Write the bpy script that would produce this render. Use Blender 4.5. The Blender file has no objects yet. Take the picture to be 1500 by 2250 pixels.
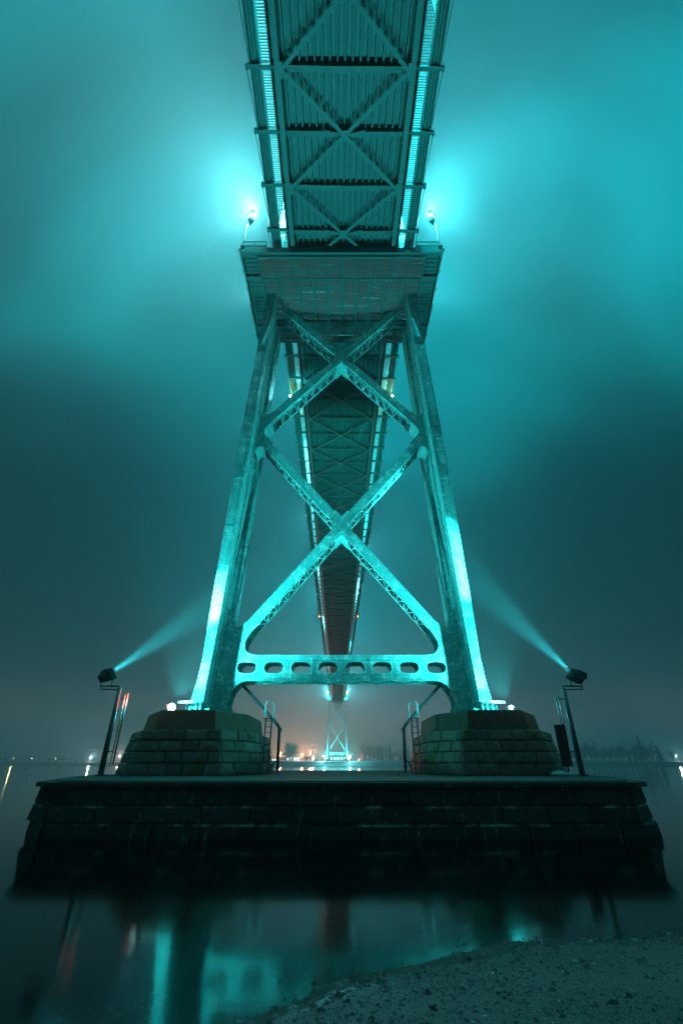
import bpy, bmesh, math, random
from mathutils import Vector, Matrix
random.seed(7)
R = math.radians
scene = bpy.context.scene
col = scene.collection

# ------------------------------------------------------------------ camera
cam_d = bpy.data.cameras.new("camera")
cam = bpy.data.objects.new("camera", cam_d); col.objects.link(cam)
cam.location = (0, 0, 0)
cam.rotation_euler = (R(90) + math.atan(0.555), 0, 0)
cam_d.sensor_fit = 'HORIZONTAL'; cam_d.sensor_width = 24.0; cam_d.lens = 16.0
cam_d.clip_start = 0.05; cam_d.clip_end = 5000
scene.camera = cam

SKY_AT = (-0.8572, 1.0759, 7.6358)          # where the fog banks drift
# ------------------------------------------------------------------ world: foggy night sky
world = bpy.data.worlds.new("World"); scene.world = world; world.use_nodes = True
wn, wl = world.node_tree.nodes, world.node_tree.links
wn.clear()
wout = wn.new('ShaderNodeOutputWorld'); wadd = wn.new('ShaderNodeAddShader')
sky = wn.new('ShaderNodeTexSky'); sky.sky_type = 'NISHITA'; sky.sun_disc = False
sky.sun_elevation = R(-6); sky.sun_rotation = R(200)
bg1 = wn.new('ShaderNodeBackground'); bg1.inputs[1].default_value = 0.05
wl.new(sky.outputs[0], bg1.inputs[0])
tc = wn.new('ShaderNodeTexCoord'); sep = wn.new('ShaderNodeSeparateXYZ')
wl.new(tc.outputs['Generated'], sep.inputs[0])
ramp = wn.new('ShaderNodeValToRGB'); wl.new(sep.outputs[2], ramp.inputs[0])
e = ramp.color_ramp.elements
e[0].position = 0.0; e[0].color = (0.190, 0.100, 0.098, 1)
e[1].position = 1.0; e[1].color = (0.000, 0.240, 0.275, 1)
for p, c in ((0.05, (0.125, 0.078, 0.082, 1)), (0.14, (0.016, 0.017, 0.020, 1)), (0.30, (0.002, 0.016, 0.018, 1)),
             (0.46, (0.000, 0.028, 0.032, 1)), (0.64, (0.000, 0.125, 0.142, 1)), (0.82, (0.000, 0.240, 0.275, 1))):
    k = e.new(p); k.color = c
mp = wn.new('ShaderNodeMapping'); mp.inputs['Location'].default_value = SKY_AT
wl.new(tc.outputs['Generated'], mp.inputs[0])
nz = wn.new('ShaderNodeTexNoise'); nz.inputs['Scale'].default_value = 1.9
nz.inputs['Detail'].default_value = 2.0; nz.inputs['Roughness'].default_value = 0.36; nz.inputs['Distortion'].default_value = 0.4
wl.new(mp.outputs[0], nz.inputs['Vector'])
mr = wn.new('ShaderNodeMapRange'); mr.inputs[1].default_value = 0.34; mr.inputs[2].default_value = 0.66
mr.inputs[3].default_value = 0.16; mr.inputs[4].default_value = 1.70; mr.interpolation_type = 'SMOOTHSTEP'
wl.new(nz.outputs[0], mr.inputs[0])
bg2 = wn.new('ShaderNodeBackground'); wl.new(ramp.outputs[0], bg2.inputs[0]); wl.new(mr.outputs[0], bg2.inputs[1])
wl.new(bg1.outputs[0], wadd.inputs[0]); wl.new(bg2.outputs[0], wadd.inputs[1]); wl.new(wadd.outputs[0], wout.inputs[0])

# ------------------------------------------------------------------ render settings
scene.view_settings.view_transform = 'Standard'
scene.view_settings.look = 'None'
scene.view_settings.exposure = 0.0
scene.view_settings.gamma = 1.0
cy = scene.cycles
cy.use_denoising = True
try: cy.denoiser = 'OPENIMAGEDENOISE'
except Exception: pass
cy.max_bounces = 5; cy.diffuse_bounces = 2; cy.glossy_bounces = 3; cy.transparent_max_bounces = 8
cy.volume_bounces = 0
cy.sample_clamp_indirect = 4.0
HAZE = 0.0008

# light levels (watts)
MAST_W, FLOOD_W, BEAM_W = 950000, 24000, 720000
ROAD_W = 85000
TEAL = (0.16, 0.79, 0.86); PALE = (0.34, 0.83, 0.87); CYAN = (0.06, 0.86, 0.90); BEAM = (0.05, 0.86, 0.92)

WATER = -1.87
TOP = -0.45          # top of the pier
BASE = 2.40          # top of the pedestals
SLOPE = 0.025

# ------------------------------------------------------------------ materials
def nodes(name):
    m = bpy.data.materials.new(name); m.use_nodes = True
    nt = m.node_tree; b = nt.nodes['Principled BSDF']
    return m, nt, b

def noise(nt, scale, detail=3, rough=0.55, vec=None, stretch=None):
    n = nt.nodes.new('ShaderNodeTexNoise'); n.inputs['Scale'].default_value = scale
    n.inputs['Detail'].default_value = detail; n.inputs['Roughness'].default_value = rough
    if vec is None:
        g = nt.nodes.new('ShaderNodeNewGeometry'); vec = g.outputs['Position']
    if stretch:
        mp = nt.nodes.new('ShaderNodeMapping'); mp.inputs['Scale'].default_value = stretch
        nt.links.new(vec, mp.inputs[0]); vec = mp.outputs[0]
    nt.links.new(vec, n.inputs['Vector'])
    return n.outputs[0]

def ramp2(nt, src, p0, p1, c0=(0, 0, 0, 1), c1=(1, 1, 1, 1)):
    r = nt.nodes.new('ShaderNodeValToRGB'); r.color_ramp.elements[0].position = p0; r.color_ramp.elements[1].position = p1
    r.color_ramp.elements[0].color = c0; r.color_ramp.elements[1].color = c1
    nt.links.new(src, r.inputs[0]); return r.outputs[0]

def mix(nt, fac, a, b, mode='MIX'):
    n = nt.nodes.new('ShaderNodeMix'); n.data_type = 'RGBA'; n.blend_type = mode
    if isinstance(fac, (int, float)): n.inputs[0].default_value = fac
    else: nt.links.new(fac, n.inputs[0])
    for s, v in ((6, a), (7, b)):
        if isinstance(v, tuple): n.inputs[s].default_value = v if len(v) == 4 else (*v, 1)
        else: nt.links.new(v, n.inputs[s])
    return n.outputs[2]

def bump(nt, b, src, strength=0.3, dist=0.02):
    n = nt.nodes.new('ShaderNodeBump'); n.inputs['Strength'].default_value = strength; n.inputs['Distance'].default_value = dist
    nt.links.new(src, n.inputs['Height']); nt.links.new(n.outputs[0], b.inputs['Normal'])

def simple(name, c, rough=0.6, metal=0.0, vary=0.35, scale=3.0):
    m, nt, b = nodes(name)
    f = noise(nt, scale)
    d = tuple(x * (1 - vary) for x in c)
    nt.links.new(mix(nt, f, d, tuple(min(1, x * (1 + vary)) for x in c)), b.inputs['Base Color'])
    b.inputs['Roughness'].default_value = rough; b.inputs['Metallic'].default_value = metal
    return m

def emit(name, c, s):
    m = bpy.data.materials.new(name); m.use_nodes = True; nt = m.node_tree; nt.nodes.clear()
    o = nt.nodes.new('ShaderNodeOutputMaterial'); e_ = nt.nodes.new('ShaderNodeEmission')
    e_.inputs[0].default_value = (*c, 1); e_.inputs[1].default_value = s; nt.links.new(e_.outputs[0], o.inputs[0])
    return m

def steel(name, base, pale, amount=0.5, rust=0.62):
    m, nt, b = nodes(name)
    n1 = noise(nt, 1.5, 7, 0.70); n2 = noise(nt, 5.5, 4, 0.6)
    worn = ramp2(nt, mix(nt, 0.35, n1, n2), amount - .05, amount + 0.12)
    c = mix(nt, worn, base, pale)
    streak = ramp2(nt, noise(nt, 2.4, 4, 0.6, stretch=(3.0, 3.0, 0.22)), 0.40, 0.62)
    c = mix(nt, streak, mix(nt, 0.30, c, (base[0] * 0.4, base[1] * 0.4, base[2] * 0.4)), c)
    rs = ramp2(nt, noise(nt, 3.3, 7, 0.7), rust, rust + 0.05)
    c = mix(nt, rs, c, (0.10, 0.055, 0.03))
    nt.links.new(c, b.inputs['Base Color'])
    b.inputs['Roughness'].default_value = 0.55
    bump(nt, b, n2, 0.25, 0.02)
    return m

M = {}
M['tower'] = steel('tower_paint', (0.06, 0.33, 0.315), (0.52, 0.78, 0.75), 0.545, 0.68)
M['rivet'] = steel('rivet_paint', (0.02, 0.11, 0.105), (0.06, 0.2, 0.19), 0.56, 0.6)
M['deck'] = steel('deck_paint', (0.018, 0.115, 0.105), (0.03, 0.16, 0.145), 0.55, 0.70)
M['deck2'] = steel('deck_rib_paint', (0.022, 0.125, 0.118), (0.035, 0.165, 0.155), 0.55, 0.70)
M['plat'] = steel('platform_paint', (0.014, 0.10, 0.088), (0.05, 0.15, 0.13), 0.60, 0.62)
M['grate'] = simple('panel_white_paint', (0.78, 0.82, 0.82), 0.5, 0, 0.2, 9)
M['galv'] = simple('galvanised_steel', (0.10, 0.12, 0.12), 0.38, 0.5, 0.4, 6)
M['lamp_black'] = simple('lamp_black_paint', (0.012, 0.014, 0.014), 0.5)
M['lamp_grey'] = simple('lamp_grey_paint', (0.10, 0.22, 0.22), 0.5)
M['rail_white'] = simple('rail_white_paint', (0.60, 0.66, 0.66), 0.45, 0, 0.2, 8)
M['pipe'] = simple('pipe_paint', (0.025, 0.06, 0.058), 0.5, 0, 0.5, 4)
M['bark'] = simple('bark', (0.03, 0.025, 0.02), 0.9)
M['leaf'] = simple('leaves', (0.030, 0.042, 0.026), 0.8)
M['bank'] = simple('bank_soil', (0.035, 0.036, 0.036), 0.9, 0, 0.5, 0.2)
M['wall_far'] = simple('painted_wall', (0.42, 0.46, 0.46), 0.7, 0, 0.15, 0.6)
M['roof_far'] = simple('roof_sheet', (0.08, 0.085, 0.09), 0.7)
M['em_white'] = emit('lamp_white', (0.75, 1.0, 0.98), 60)
M['em_teal'] = emit('lamp_teal', (0.55, 0.98, 1.0), 40)
M['em_green'] = emit('lamp_green', (0.75, 1.0, 0.50), 160)
M['em_red'] = emit('lamp_red', (1.0, 0.10, 0.05), 70)
M['em_dim'] = emit('lamp_dim_white', (0.9, 0.95, 0.85), 9)
M['em_beacon'] = emit('beacon_red', (1.0, 0.12, 0.06), 8)
M['em_orange'] = emit('lamp_orange', (1.0, 0.30, 0.10), 70)
M['em_warm'] = emit('lamp_pink_white', (1.0, 0.62, 0.50), 60)
M['em_window'] = emit('lit_window', (0.50, 0.90, 0.90), 2.6)

def mat_rust():
    m, nt, b = nodes('rusty_sheet')
    g = nt.nodes.new('ShaderNodeNewGeometry')
    a = noise(nt, 1.0, 6, 0.7, g.outputs['Position'], (0.22, 3.2, 3.2))
    c = nt.nodes.new('ShaderNodeValToRGB'); nt.links.new(a, c.inputs[0])
    el = c.color_ramp.elements
    el[0].position = 0.30; el[0].color = (0.025, 0.05, 0.047, 1)
    el[1].position = 0.72; el[1].color = (0.50, 0.46, 0.42, 1)
    for p, q in ((0.42, (0.08, 0.11, 0.11, 1)), (0.50, (0.26, 0.045, 0.035, 1)), (0.57, (0.17, 0.06, 0.05, 1)), (0.63, (0.18, 0.21, 0.21, 1))):
        el.new(p).color = q
    nt.links.new(c.outputs[0], b.inputs['Base Color']); b.inputs['Roughness'].default_value = 0.75
    return m
M['rust'] = mat_rust()

def mat_stone(name, c0, c1, moss=0.0, streaks=False):
    m, nt, b = nodes(name)
    oi = nt.nodes.new('ShaderNodeObjectInfo')
    n1 = noise(nt, 2.2, 7, 0.7); n2 = noise(nt, 14, 4, 0.65)
    c = mix(nt, n1, c0, c1)
    c = mix(nt, 0.5, c, mix(nt, oi.outputs['Random'], tuple(x * 0.55 for x in c0), tuple(x * 1.25 for x in c1)))
    c = mix(nt, ramp2(nt, n2, 0.35, 0.6), mix(nt, 0.5, c, (0.012, 0.012, 0.011)), c)
    if streaks:
        if name == 'pier_stone':                         # lime that has leached out along the bed joints
            g = nt.nodes.new('ShaderNodeNewGeometry'); sp = nt.nodes.new('ShaderNodeSeparateXYZ'); nt.links.new(g.outputs['Position'], sp.inputs[0])
            for z0 in (TOP - 0.635, TOP - 1.075):
                d_ = nt.nodes.new('ShaderNodeMath'); d_.operation = 'SUBTRACT'; nt.links.new(sp.outputs[2], d_.inputs[0]); d_.inputs[1].default_value = z0
                a_ = nt.nodes.new('ShaderNodeMath'); a_.operation = 'ABSOLUTE'; nt.links.new(d_.outputs[0], a_.inputs[0])
                w_ = nt.nodes.new('ShaderNodeMapRange'); nt.links.new(a_.outputs[0], w_.inputs[0]); w_.inputs[1].default_value = 0.07; w_.inputs[2].default_value = 0.015
                k_ = nt.nodes.new('ShaderNodeMath'); k_.operation = 'MULTIPLY'; nt.links.new(w_.outputs[0], k_.inputs[0])
                nt.links.new(ramp2(nt, noise(nt, 1.1, 6, 0.72), 0.50, 0.60), k_.inputs[1])
                c = mix(nt, k_.outputs[0], c, (0.42, 0.36, 0.28))
        s = ramp2(nt, noise(nt, 3.2, 5, 0.7, stretch=(2.2, 2.2, 0.30)), 0.60, 0.68)
        c = mix(nt, s, c, (0.20, 0.18, 0.15))
    if moss:
        s = ramp2(nt, noise(nt, 0.55, 6, 0.68), moss, moss + 0.12)
        c = mix(nt, s, c, (0.085, 0.095, 0.012))
    nt.links.new(c, b.inputs['Base Color']); b.inputs['Roughness'].default_value = 0.85
    bump(nt, b, mix(nt, 0.5, n1, n2), 0.9, 0.06)
    return m
M['stone'] = mat_stone('pedestal_stone', (0.15, 0.10, 0.076), (0.30, 0.205, 0.16), 0.58)
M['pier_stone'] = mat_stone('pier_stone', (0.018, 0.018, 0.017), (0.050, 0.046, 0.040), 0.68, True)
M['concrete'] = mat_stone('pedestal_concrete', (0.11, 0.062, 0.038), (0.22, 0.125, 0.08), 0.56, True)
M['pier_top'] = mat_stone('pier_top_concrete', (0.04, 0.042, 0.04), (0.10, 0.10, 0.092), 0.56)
M['joint'] = simple('mortar', (0.045, 0.043, 0.04), 0.95)

def mat_sand():
    m, nt, b = nodes('wet_sand')
    n1 = noise(nt, 1.3, 5, 0.6); n2 = noise(nt, 42, 5, 0.75); n3 = noise(nt, 150, 2, 0.6)
    c = mix(nt, n1, (0.15, 0.108, 0.09), (0.29, 0.213, 0.18))
    c = mix(nt, ramp2(nt, n2, 0.40, 0.56), mix(nt, 0.65, c, (0.010, 0.010, 0.010)), c)
    c = mix(nt, ramp2(nt, n3, 0.62, 0.70), c, (0.26, 0.26, 0.25))
    g = nt.nodes.new('ShaderNodeNewGeometry'); sp = nt.nodes.new('ShaderNodeSeparateXYZ'); nt.links.new(g.outputs['Position'], sp.inputs[0])
    mr_ = nt.nodes.new('ShaderNodeMapRange'); nt.links.new(sp.outputs[2], mr_.inputs[0])
    mr_.inputs[1].default_value = WATER - 0.10; mr_.inputs[2].default_value = WATER + 0.035
    c = mix(nt, mr_.outputs[0], (0.016, 0.017, 0.014), c)          # bed painted dark underwater so reflections stay dark, dark wet band at its edge
    nt.links.new(c, b.inputs['Base Color'])
    mw = nt.nodes.new('ShaderNodeMapRange'); nt.links.new(sp.outputs[2], mw.inputs[0]); mw.inputs[1].default_value = WATER + 0.012; mw.inputs[2].default_value = WATER + 0.05
    mw.inputs[3].default_value = 0.10; mw.inputs[4].default_value = 0.62; nt.links.new(mw.outputs[0], b.inputs['Roughness'])   # wet film at the water's edge
    bump(nt, b, mix(nt, 0.4, n2, n3), 0.9, 0.03)
    return m
M['sand'] = mat_sand()

def mat_pebble():
    m, nt, b = nodes('pebbles')
    g = nt.nodes.new('ShaderNodeNewGeometry')
    r = nt.nodes.new('ShaderNodeValToRGB'); nt.links.new(g.outputs['Random Per Island'], r.inputs[0])
    el = r.color_ramp.elements
    el[0].position = 0; el[0].color = (0.012, 0.012, 0.012, 1); el[1].position = 1; el[1].color = (0.55, 0.52, 0.47, 1)
    for p, q in ((0.55, (0.025, 0.025, 0.024, 1)), (0.8, (0.07, 0.062, 0.055, 1)), (0.94, (0.13, 0.10, 0.085, 1)), (0.985, (0.24, 0.21, 0.19, 1))):
        el.new(p).color = q
    nt.links.new(r.outputs[0], b.inputs['Base Color']); b.inputs['Roughness'].default_value = 0.45
    return m
M['pebble'] = mat_pebble()

def mat_water():
    m = bpy.data.materials.new('still_water'); m.use_nodes = True; nt = m.node_tree; nt.nodes.clear()
    o = nt.nodes.new('ShaderNodeOutputMaterial'); mx = nt.nodes.new('ShaderNodeMixShader')
    fr = nt.nodes.new('ShaderNodeFresnel'); fr.inputs[0].default_value = 1.45
    tr = nt.nodes.new('ShaderNodeBsdfTransparent'); tr.inputs[0].default_value = (0.30, 0.40, 0.39, 1)
    gl = nt.nodes.new('ShaderNodeBsdfGlossy'); gl.inputs['Roughness'].default_value = 0.09
    gl.inputs['Color'].default_value = (0.95, 1, 1, 1)
    bp = nt.nodes.new('ShaderNodeBump'); bp.inputs['Strength'].default_value = 0.035; bp.inputs['Distance'].default_value = 0.05
    n1 = noise(nt, 0.9, 3, 0.5, stretch=(1.0, 2.2, 1)); nt.links.new(n1, bp.inputs['Height'])
    nt.links.new(bp.outputs[0], gl.inputs['Normal']); nt.links.new(bp.outputs[0], fr.inputs['Normal'])
    nt.links.new(fr.outputs[0], mx.inputs[0]); nt.links.new(tr.outputs[0], mx.inputs[1]); nt.links.new(gl.outputs[0], mx.inputs[2])
    nt.links.new(mx.outputs[0], o.inputs[0])
    return m
M['water'] = mat_water()

# ------------------------------------------------------------------ mesh helpers
class MB:
    def __init__(s): s.v, s.f = [], []
    def quad8(s, p):                       # 8 corners: bottom ring 0-3, top ring 4-7
        n = len(s.v); s.v += [tuple(q) for q in p]
        for f in ((3, 2, 1, 0), (4, 5, 6, 7), (0, 1, 5, 4), (1, 2, 6, 5), (2, 3, 7, 6), (3, 0, 4, 7)):
            s.f.append(tuple(n + i for i in f))
        return s
    def box(s, x0, x1, y0, y1, z0, z1):
        return s.quad8([(x0, y0, z0), (x1, y0, z0), (x1, y1, z0), (x0, y1, z0), (x0, y0, z1), (x1, y0, z1), (x1, y1, z1), (x0, y1, z1)])
    def bar(s, a, b, w, h, up=(0, 0, 1)):  # box from a to b, w across, h along up
        a, b, up = Vector(a), Vector(b), Vector(up)
        d = (b - a).normalized(); sx = d.cross(up)
        if sx.length < 1e-4: sx = d.cross(Vector((0, 1, 0)))
        sx.normalize(); u = sx.cross(d).normalized(); sx *= w / 2; u *= h / 2
        return s.quad8([a - sx - u, a + sx - u, b + sx - u, b - sx - u, a - sx + u, a + sx + u, b + sx + u, b - sx + u])
    def tube(s, pts, r, n=8, r2=None, caps=True):
        pts = [Vector(p) for p in pts]; base = len(s.v); k = len(pts); prev = None
        for i, p in enumerate(pts):
            d = (pts[min(i + 1, k - 1)] - pts[max(i - 1, 0)]).normalized()
            a = prev if prev is not None else (Vector((0, 0, 1)) if abs(d.z) < 0.9 else Vector((1, 0, 0)))
            a = (a - d * a.dot(d)).normalized(); prev = a; b = d.cross(a)
            rr = r if r2 is None else r + (r2 - r) * i / max(1, k - 1)
            for j in range(n):
                t = 2 * math.pi * j / n; s.v.append(tuple(p + a * (math.cos(t) * rr) + b * (math.sin(t) * rr)))
        for i in range(k - 1):
            for j in range(n):
                q = base + i * n; s.f.append((q + j, q + (j + 1) % n, q + n + (j + 1) % n, q + n + j))
        if caps:
            s.f.append(tuple(base + j for j in reversed(range(n)))); s.f.append(tuple(base + (k - 1) * n + j for j in range(n)))
        return s
    def prism(s, poly, fn, t0, t1):        # extrude 2D polygon (convex or simple) along a third axis; fn(a,b,t)->xyz
        n = len(s.v); k = len(poly)
        s.v += [tuple(fn(a, b, t0)) for a, b in poly] + [tuple(fn(a, b, t1)) for a, b in poly]
        s.f.append(tuple(n + i for i in reversed(range(k)))); s.f.append(tuple(n + k + i for i in range(k)))
        for i in range(k): j = (i + 1) % k; s.f.append((n + i, n + j, n + k + j, n + k + i))
        return s
    def mesh(s, name, mat, smooth=False):
        m = bpy.data.meshes.new(name); m.from_pydata(s.v, [], s.f); m.materials.append(M[mat] if isinstance(mat, str) else mat)
        bm = bmesh.new(); bm.from_mesh(m); bmesh.ops.recalc_face_normals(bm, faces=bm.faces); bm.to_mesh(m); bm.free()
        if smooth:
            for p in m.polygons: p.use_smooth = True
        return m
    def build(s, name, mat, parent=None, smooth=False):
        return link(name, s.mesh(name, mat, smooth), parent)

def link(name, data, parent=None, loc=None, rot=None, scale=None):
    o = bpy.data.objects.new(name, data); col.objects.link(o)
    if parent is not None: o.parent = parent
    if loc is not None: o.location = loc
    if rot is not None: o.rotation_euler = rot
    if scale is not None: o.scale = scale
    return o

def tag(o, label, cat, group=None, kind=None):
    o['label'] = label; o['category'] = cat
    if group: o['group'] = group
    if kind: o['kind'] = kind
    return o

def thing(name, label, cat, loc=(0, 0, 0), rot=(0, 0, 0), group=None):
    return tag(link(name, None, None, loc, rot), label, cat, group)

def structure(o): o['kind'] = 'structure'; return o

def copy_tree(o, parent=None, skip=()):
    c = o.copy(); col.objects.link(c); c.parent = parent
    for ch in list(o.children):
        if ch.name.split('.')[0] not in skip: copy_tree(ch, c, skip)
    return c

def plate(outer, holes, y0, y1, name, mat, parent):
    """flat plate in the XZ plane with holes, between y0 and y1"""
    cu = bpy.data.curves.new('outline', 'CURVE'); cu.dimensions = '2D'; cu.fill_mode = 'BOTH'; cu.extrude = abs(y1 - y0) / 2
    for ring in [outer] + holes:
        sp = cu.splines.new('POLY'); sp.points.add(len(ring) - 1); sp.use_cyclic_u = True
        for p, (a, b) in zip(sp.points, ring): p.co = (a, b, 0, 1)
    o = bpy.data.objects.new('outline', cu); col.objects.link(o)
    m = bpy.data.meshes.new_from_object(o.evaluated_get(bpy.context.evaluated_depsgraph_get()))
    bpy.data.objects.remove(o); bpy.data.curves.remove(cu)
    m.transform(Matrix.Translation((0, (y0 + y1) / 2, 0)) @ Matrix.Rotation(R(90), 4, 'X'))
    m.materials.clear(); m.materials.append(M[mat])
    return link(name, m, parent)

def point_light(name, parent, loc, watts, color, radius=0.15):
    l = bpy.data.lights.new(name, 'POINT'); l.energy = watts; l.color = color; l.shadow_soft_size = radius
    return link(name, l, parent, loc)

def spot_light(name, parent, loc, target, watts, color, angle, blend=0.6, radius=0.12):
    l = bpy.data.lights.new(name, 'SPOT'); l.energy = watts; l.color = color; l.shadow_soft_size = radius
    l.spot_size = R(angle); l.spot_blend = blend
    d = Vector(target) - Vector(loc)
    return link(name, l, parent, loc, d.to_track_quat('-Z', 'Y').to_euler())

def interp(tab, z):
    for (z0, a), (z1, b) in zip(tab, tab[1:]):
        if z <= z1: return a + (b - a) * (z - z0) / (z1 - z0)
    return tab[-1][1]

def dome(n=8):
    return [(math.cos(2 * math.pi * i / n), math.sin(2 * math.pi * i / n)) for i in range(n)]

# ================================================================== SETTING
# ---- beach and river bed: one sheet
SH = [(-60, -38), (-30, -16), (-12, -3.2), (-6, 1.4), (-3, 3.75), (-0.94, 5.33), (0.0, 6.1), (0.94, 6.72), (2.06, 7.24), (3.0, 7.40), (4.22, 7.47), (7, 7.5), (12, 7.2), (30, 5.5), (60, 4)]
def bed(x, y):
    ys = interp(SH, max(-60, min(60, x)))
    ys += 0.035 * math.sin(x * 1.7 + 0.6) + 0.008 * math.sin(x * 6.1)
    d = ys - y
    z = WATER + (0.085 * d if d > 0 else max(0.055 * d, -2.6))
    z += 0.006 * math.sin(x * 1.9 + y * 2.3) * math.sin(y * 1.3 - x * 0.7) + 0.002 * math.sin(x * 5.3 + 1) * math.sin(y * 6.7)
    return min(z, WATER + 1.6)
xs = [-2600, -900, -300, -120, -60, -40, -28, -20, -15] + [-12 + i * 0.5 for i in range(16)] + [-4 + i * 0.10 for i in range(121)] + [8.5 + i for i in range(8)] + [20, 28, 40, 60, 120, 300, 900, 2600]
ysl = [-300, -100, -40, -15, -6, -2, 0, 1, 2] + [2.6 + i * 0.10 for i in range(70)] + [10 + i for i in range(12)] + [25, 30, 40, 60, 100, 200, 420, 900, 2600]
bm_ = MB(); nx = len(xs)
for y in ysl:
    for x in xs: bm_.v.append((x, y, bed(x, y) + (random.uniform(-.002, .002) if abs(x) < 9 and 2 < y < 10 else 0)))
for j in range(len(ysl) - 1):
    for i in range(nx - 1): bm_.f.append((j * nx + i, j * nx + i + 1, (j + 1) * nx + i + 1, (j + 1) * nx + i))
structure(bm_.build('beach', 'sand', None, True))
# ---- water sheet
w = MB(); w.v = [(-2600, -300, WATER), (2600, -300, WATER), (2600, 2600, WATER), (-2600, 2600, WATER)]; w.f = [(0, 1, 2, 3)]
structure(w.build('water', 'water'))
# ---- gravel scattered on the beach (uncountable)
g = MB(); rnd = random.Random(3)
def pebble(mb, x, y, r, z=None):
    z = bed(x, y) if z is None else z
    a = rnd.uniform(0, 6.28); fx, fy, fz = rnd.uniform(.7, 1.4), rnd.uniform(.6, 1.1), rnd.uniform(.35, .75)
    n = len(mb.v); ca, sa = math.cos(a), math.sin(a)
    for k in range(5):
        t = k * 1.2566; px, py = math.cos(t) * fx * r * rnd.uniform(.8, 1.2), math.sin(t) * fy * r * rnd.uniform(.8, 1.2)
        mb.v.append((x + px * ca - py * sa, y + px * sa + py * ca, z + fz * r * rnd.uniform(-.1, .3)))
    mb.v.append((x + rnd.uniform(-.2, .2) * r, y, z + fz * r)); 
    for k in range(5): mb.f.append((n + k, n + (k + 1) % 5, n + 5))
cnt = 0
while cnt < 42000:
    y = 2.6 + 5.6 * rnd.random() ** 0.9; x = rnd.uniform(-3.2, 8.0)
    ys = interp(SH, x)
    if y > ys + 1.6: continue
    dens = 0.55 + 0.45 * math.sin(x * 1.7 + 2.1 * math.sin(y * 1.1)) * math.sin(y * 2.3 + x * .6)
    if rnd.random() > dens + (0.35 if abs(ys - y) < .25 else 0): continue
    pebble(g, x, y, min(0.040, 0.0062 / (rnd.random() ** 0.5 + 0.07)) * rnd.uniform(.7, 1.3)); cnt += 1
gm = g.build('gravel', 'pebble'); tag(gm, 'small dark pebbles and shell bits strewn over the wet sand', 'gravel', None, 'stuff')

# ---- far shore
fs = MB(); pts = [(-1500, 760), (-700, 720), (-420, 690), (-300, 660), (-160, 560), (-70, 440), (-30, 408), (25, 405), (60, 430), (110, 455), (200, 470), (320, 480), (480, 470), (800, 440), (1500, 420)]
prof = [(0, WATER - 1.2), (3, WATER + 0.6), (9, 1.9), (30, 2.6), (900, 3.2)]
for dy_, z in prof:
    for i, (x, y) in enumerate(pts): fs.v.append((x, y + dy_, z + (0.5 * math.sin(i * 2.1 + dy_) if dy_ > 5 else 0)))
n_ = len(pts)
for j in range(len(prof) - 1):
    for i in range(n_ - 1): fs.f.append((j * n_ + i, j * n_ + i + 1, (j + 1) * n_ + i + 1, (j + 1) * n_ + i))
structure(fs.build('far_shore', 'bank'))
def shore_y(x): return interp(pts, x)

# ================================================================== PIER
PL = [(0, 15.9), (8.9, 16.15), (9.5, 16.7), (12.3, 24.6), (12.3, 36.8), (9.5, 44.6), (8.9, 45.1), (0, 45.4)]
PLAN = PL + [(-x, y) for x, y in reversed(PL[1:-1])]
def offset_plan(poly, d):
    out = []; k = len(poly)
    for i in range(k):
        a, b, c = Vector(poly[i - 1]), Vector(poly[i]), Vector(poly[(i + 1) % k])
        n1 = Vector(((b - a).y, -(b - a).x)).normalized(); n2 = Vector(((c - b).y, -(c - b).x)).normalized()
        nn = (n1 + n2).normalized(); out.append(tuple(b + nn * (d / max(0.3, nn.dot(n1)))))
    return out
zf = lambda a, b, t: (a, b, t)
def block_mesh(name, a, b, z0, z1, depth, mat, rng, off0=0.0, off1=0.0, proud=0.045, gap=0.012):
    """a rough-faced stone between plan points a and b (outward normal to the right of a->b)"""
    a, b = Vector(a), Vector(b); d = (b - a).normalized(); n = Vector((d.y, -d.x))
    a = a + d * gap; b = b - d * gap; z0 += gap; z1 -= gap
    def P(q, o, z): p = q + n * o; return (p.x, p.y, z)
    m = MB(); e_ = min(0.06, (b - a).length * .2)
    back = [P(a, off0 - depth, z0), P(b, off0 - depth, z0), P(b, off1 - depth, z1), P(a, off1 - depth, z1)]
    mid = [P(a, off0, z0), P(b, off0, z0), P(b, off1, z1), P(a, off1, z1)]
    j = lambda: rng.uniform(0.3, 1.2) * proud
    fr = [P(a + d * e_, off0 + j(), z0 + .04), P(b - d * e_, off0 + j(), z0 + .04), P(b - d * e_, off1 + j(), z1 - .04), P(a + d * e_, off1 + j(), z1 - .04)]
    ce = P((a + b) / 2 + d * rng.uniform(-.1, .1), (off0 + off1) / 2 + proud * rng.uniform(.8, 1.7), (z0 + z1) / 2 + rng.uniform(-.06, .06))
    m.v = back + mid + fr + [ce]
    m.f = [(0, 1, 2, 3)] + [(i, (i + 1) % 4, 4 + (i + 1) % 4, 4 + i) for i in range(4)] + [(4 + i, 4 + (i + 1) % 4, 8 + (i + 1) % 4, 8 + i) for i in range(4)] + [(8 + i, 8 + (i + 1) % 4, 12) for i in range(4)]
    return m.mesh(name, mat)

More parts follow.
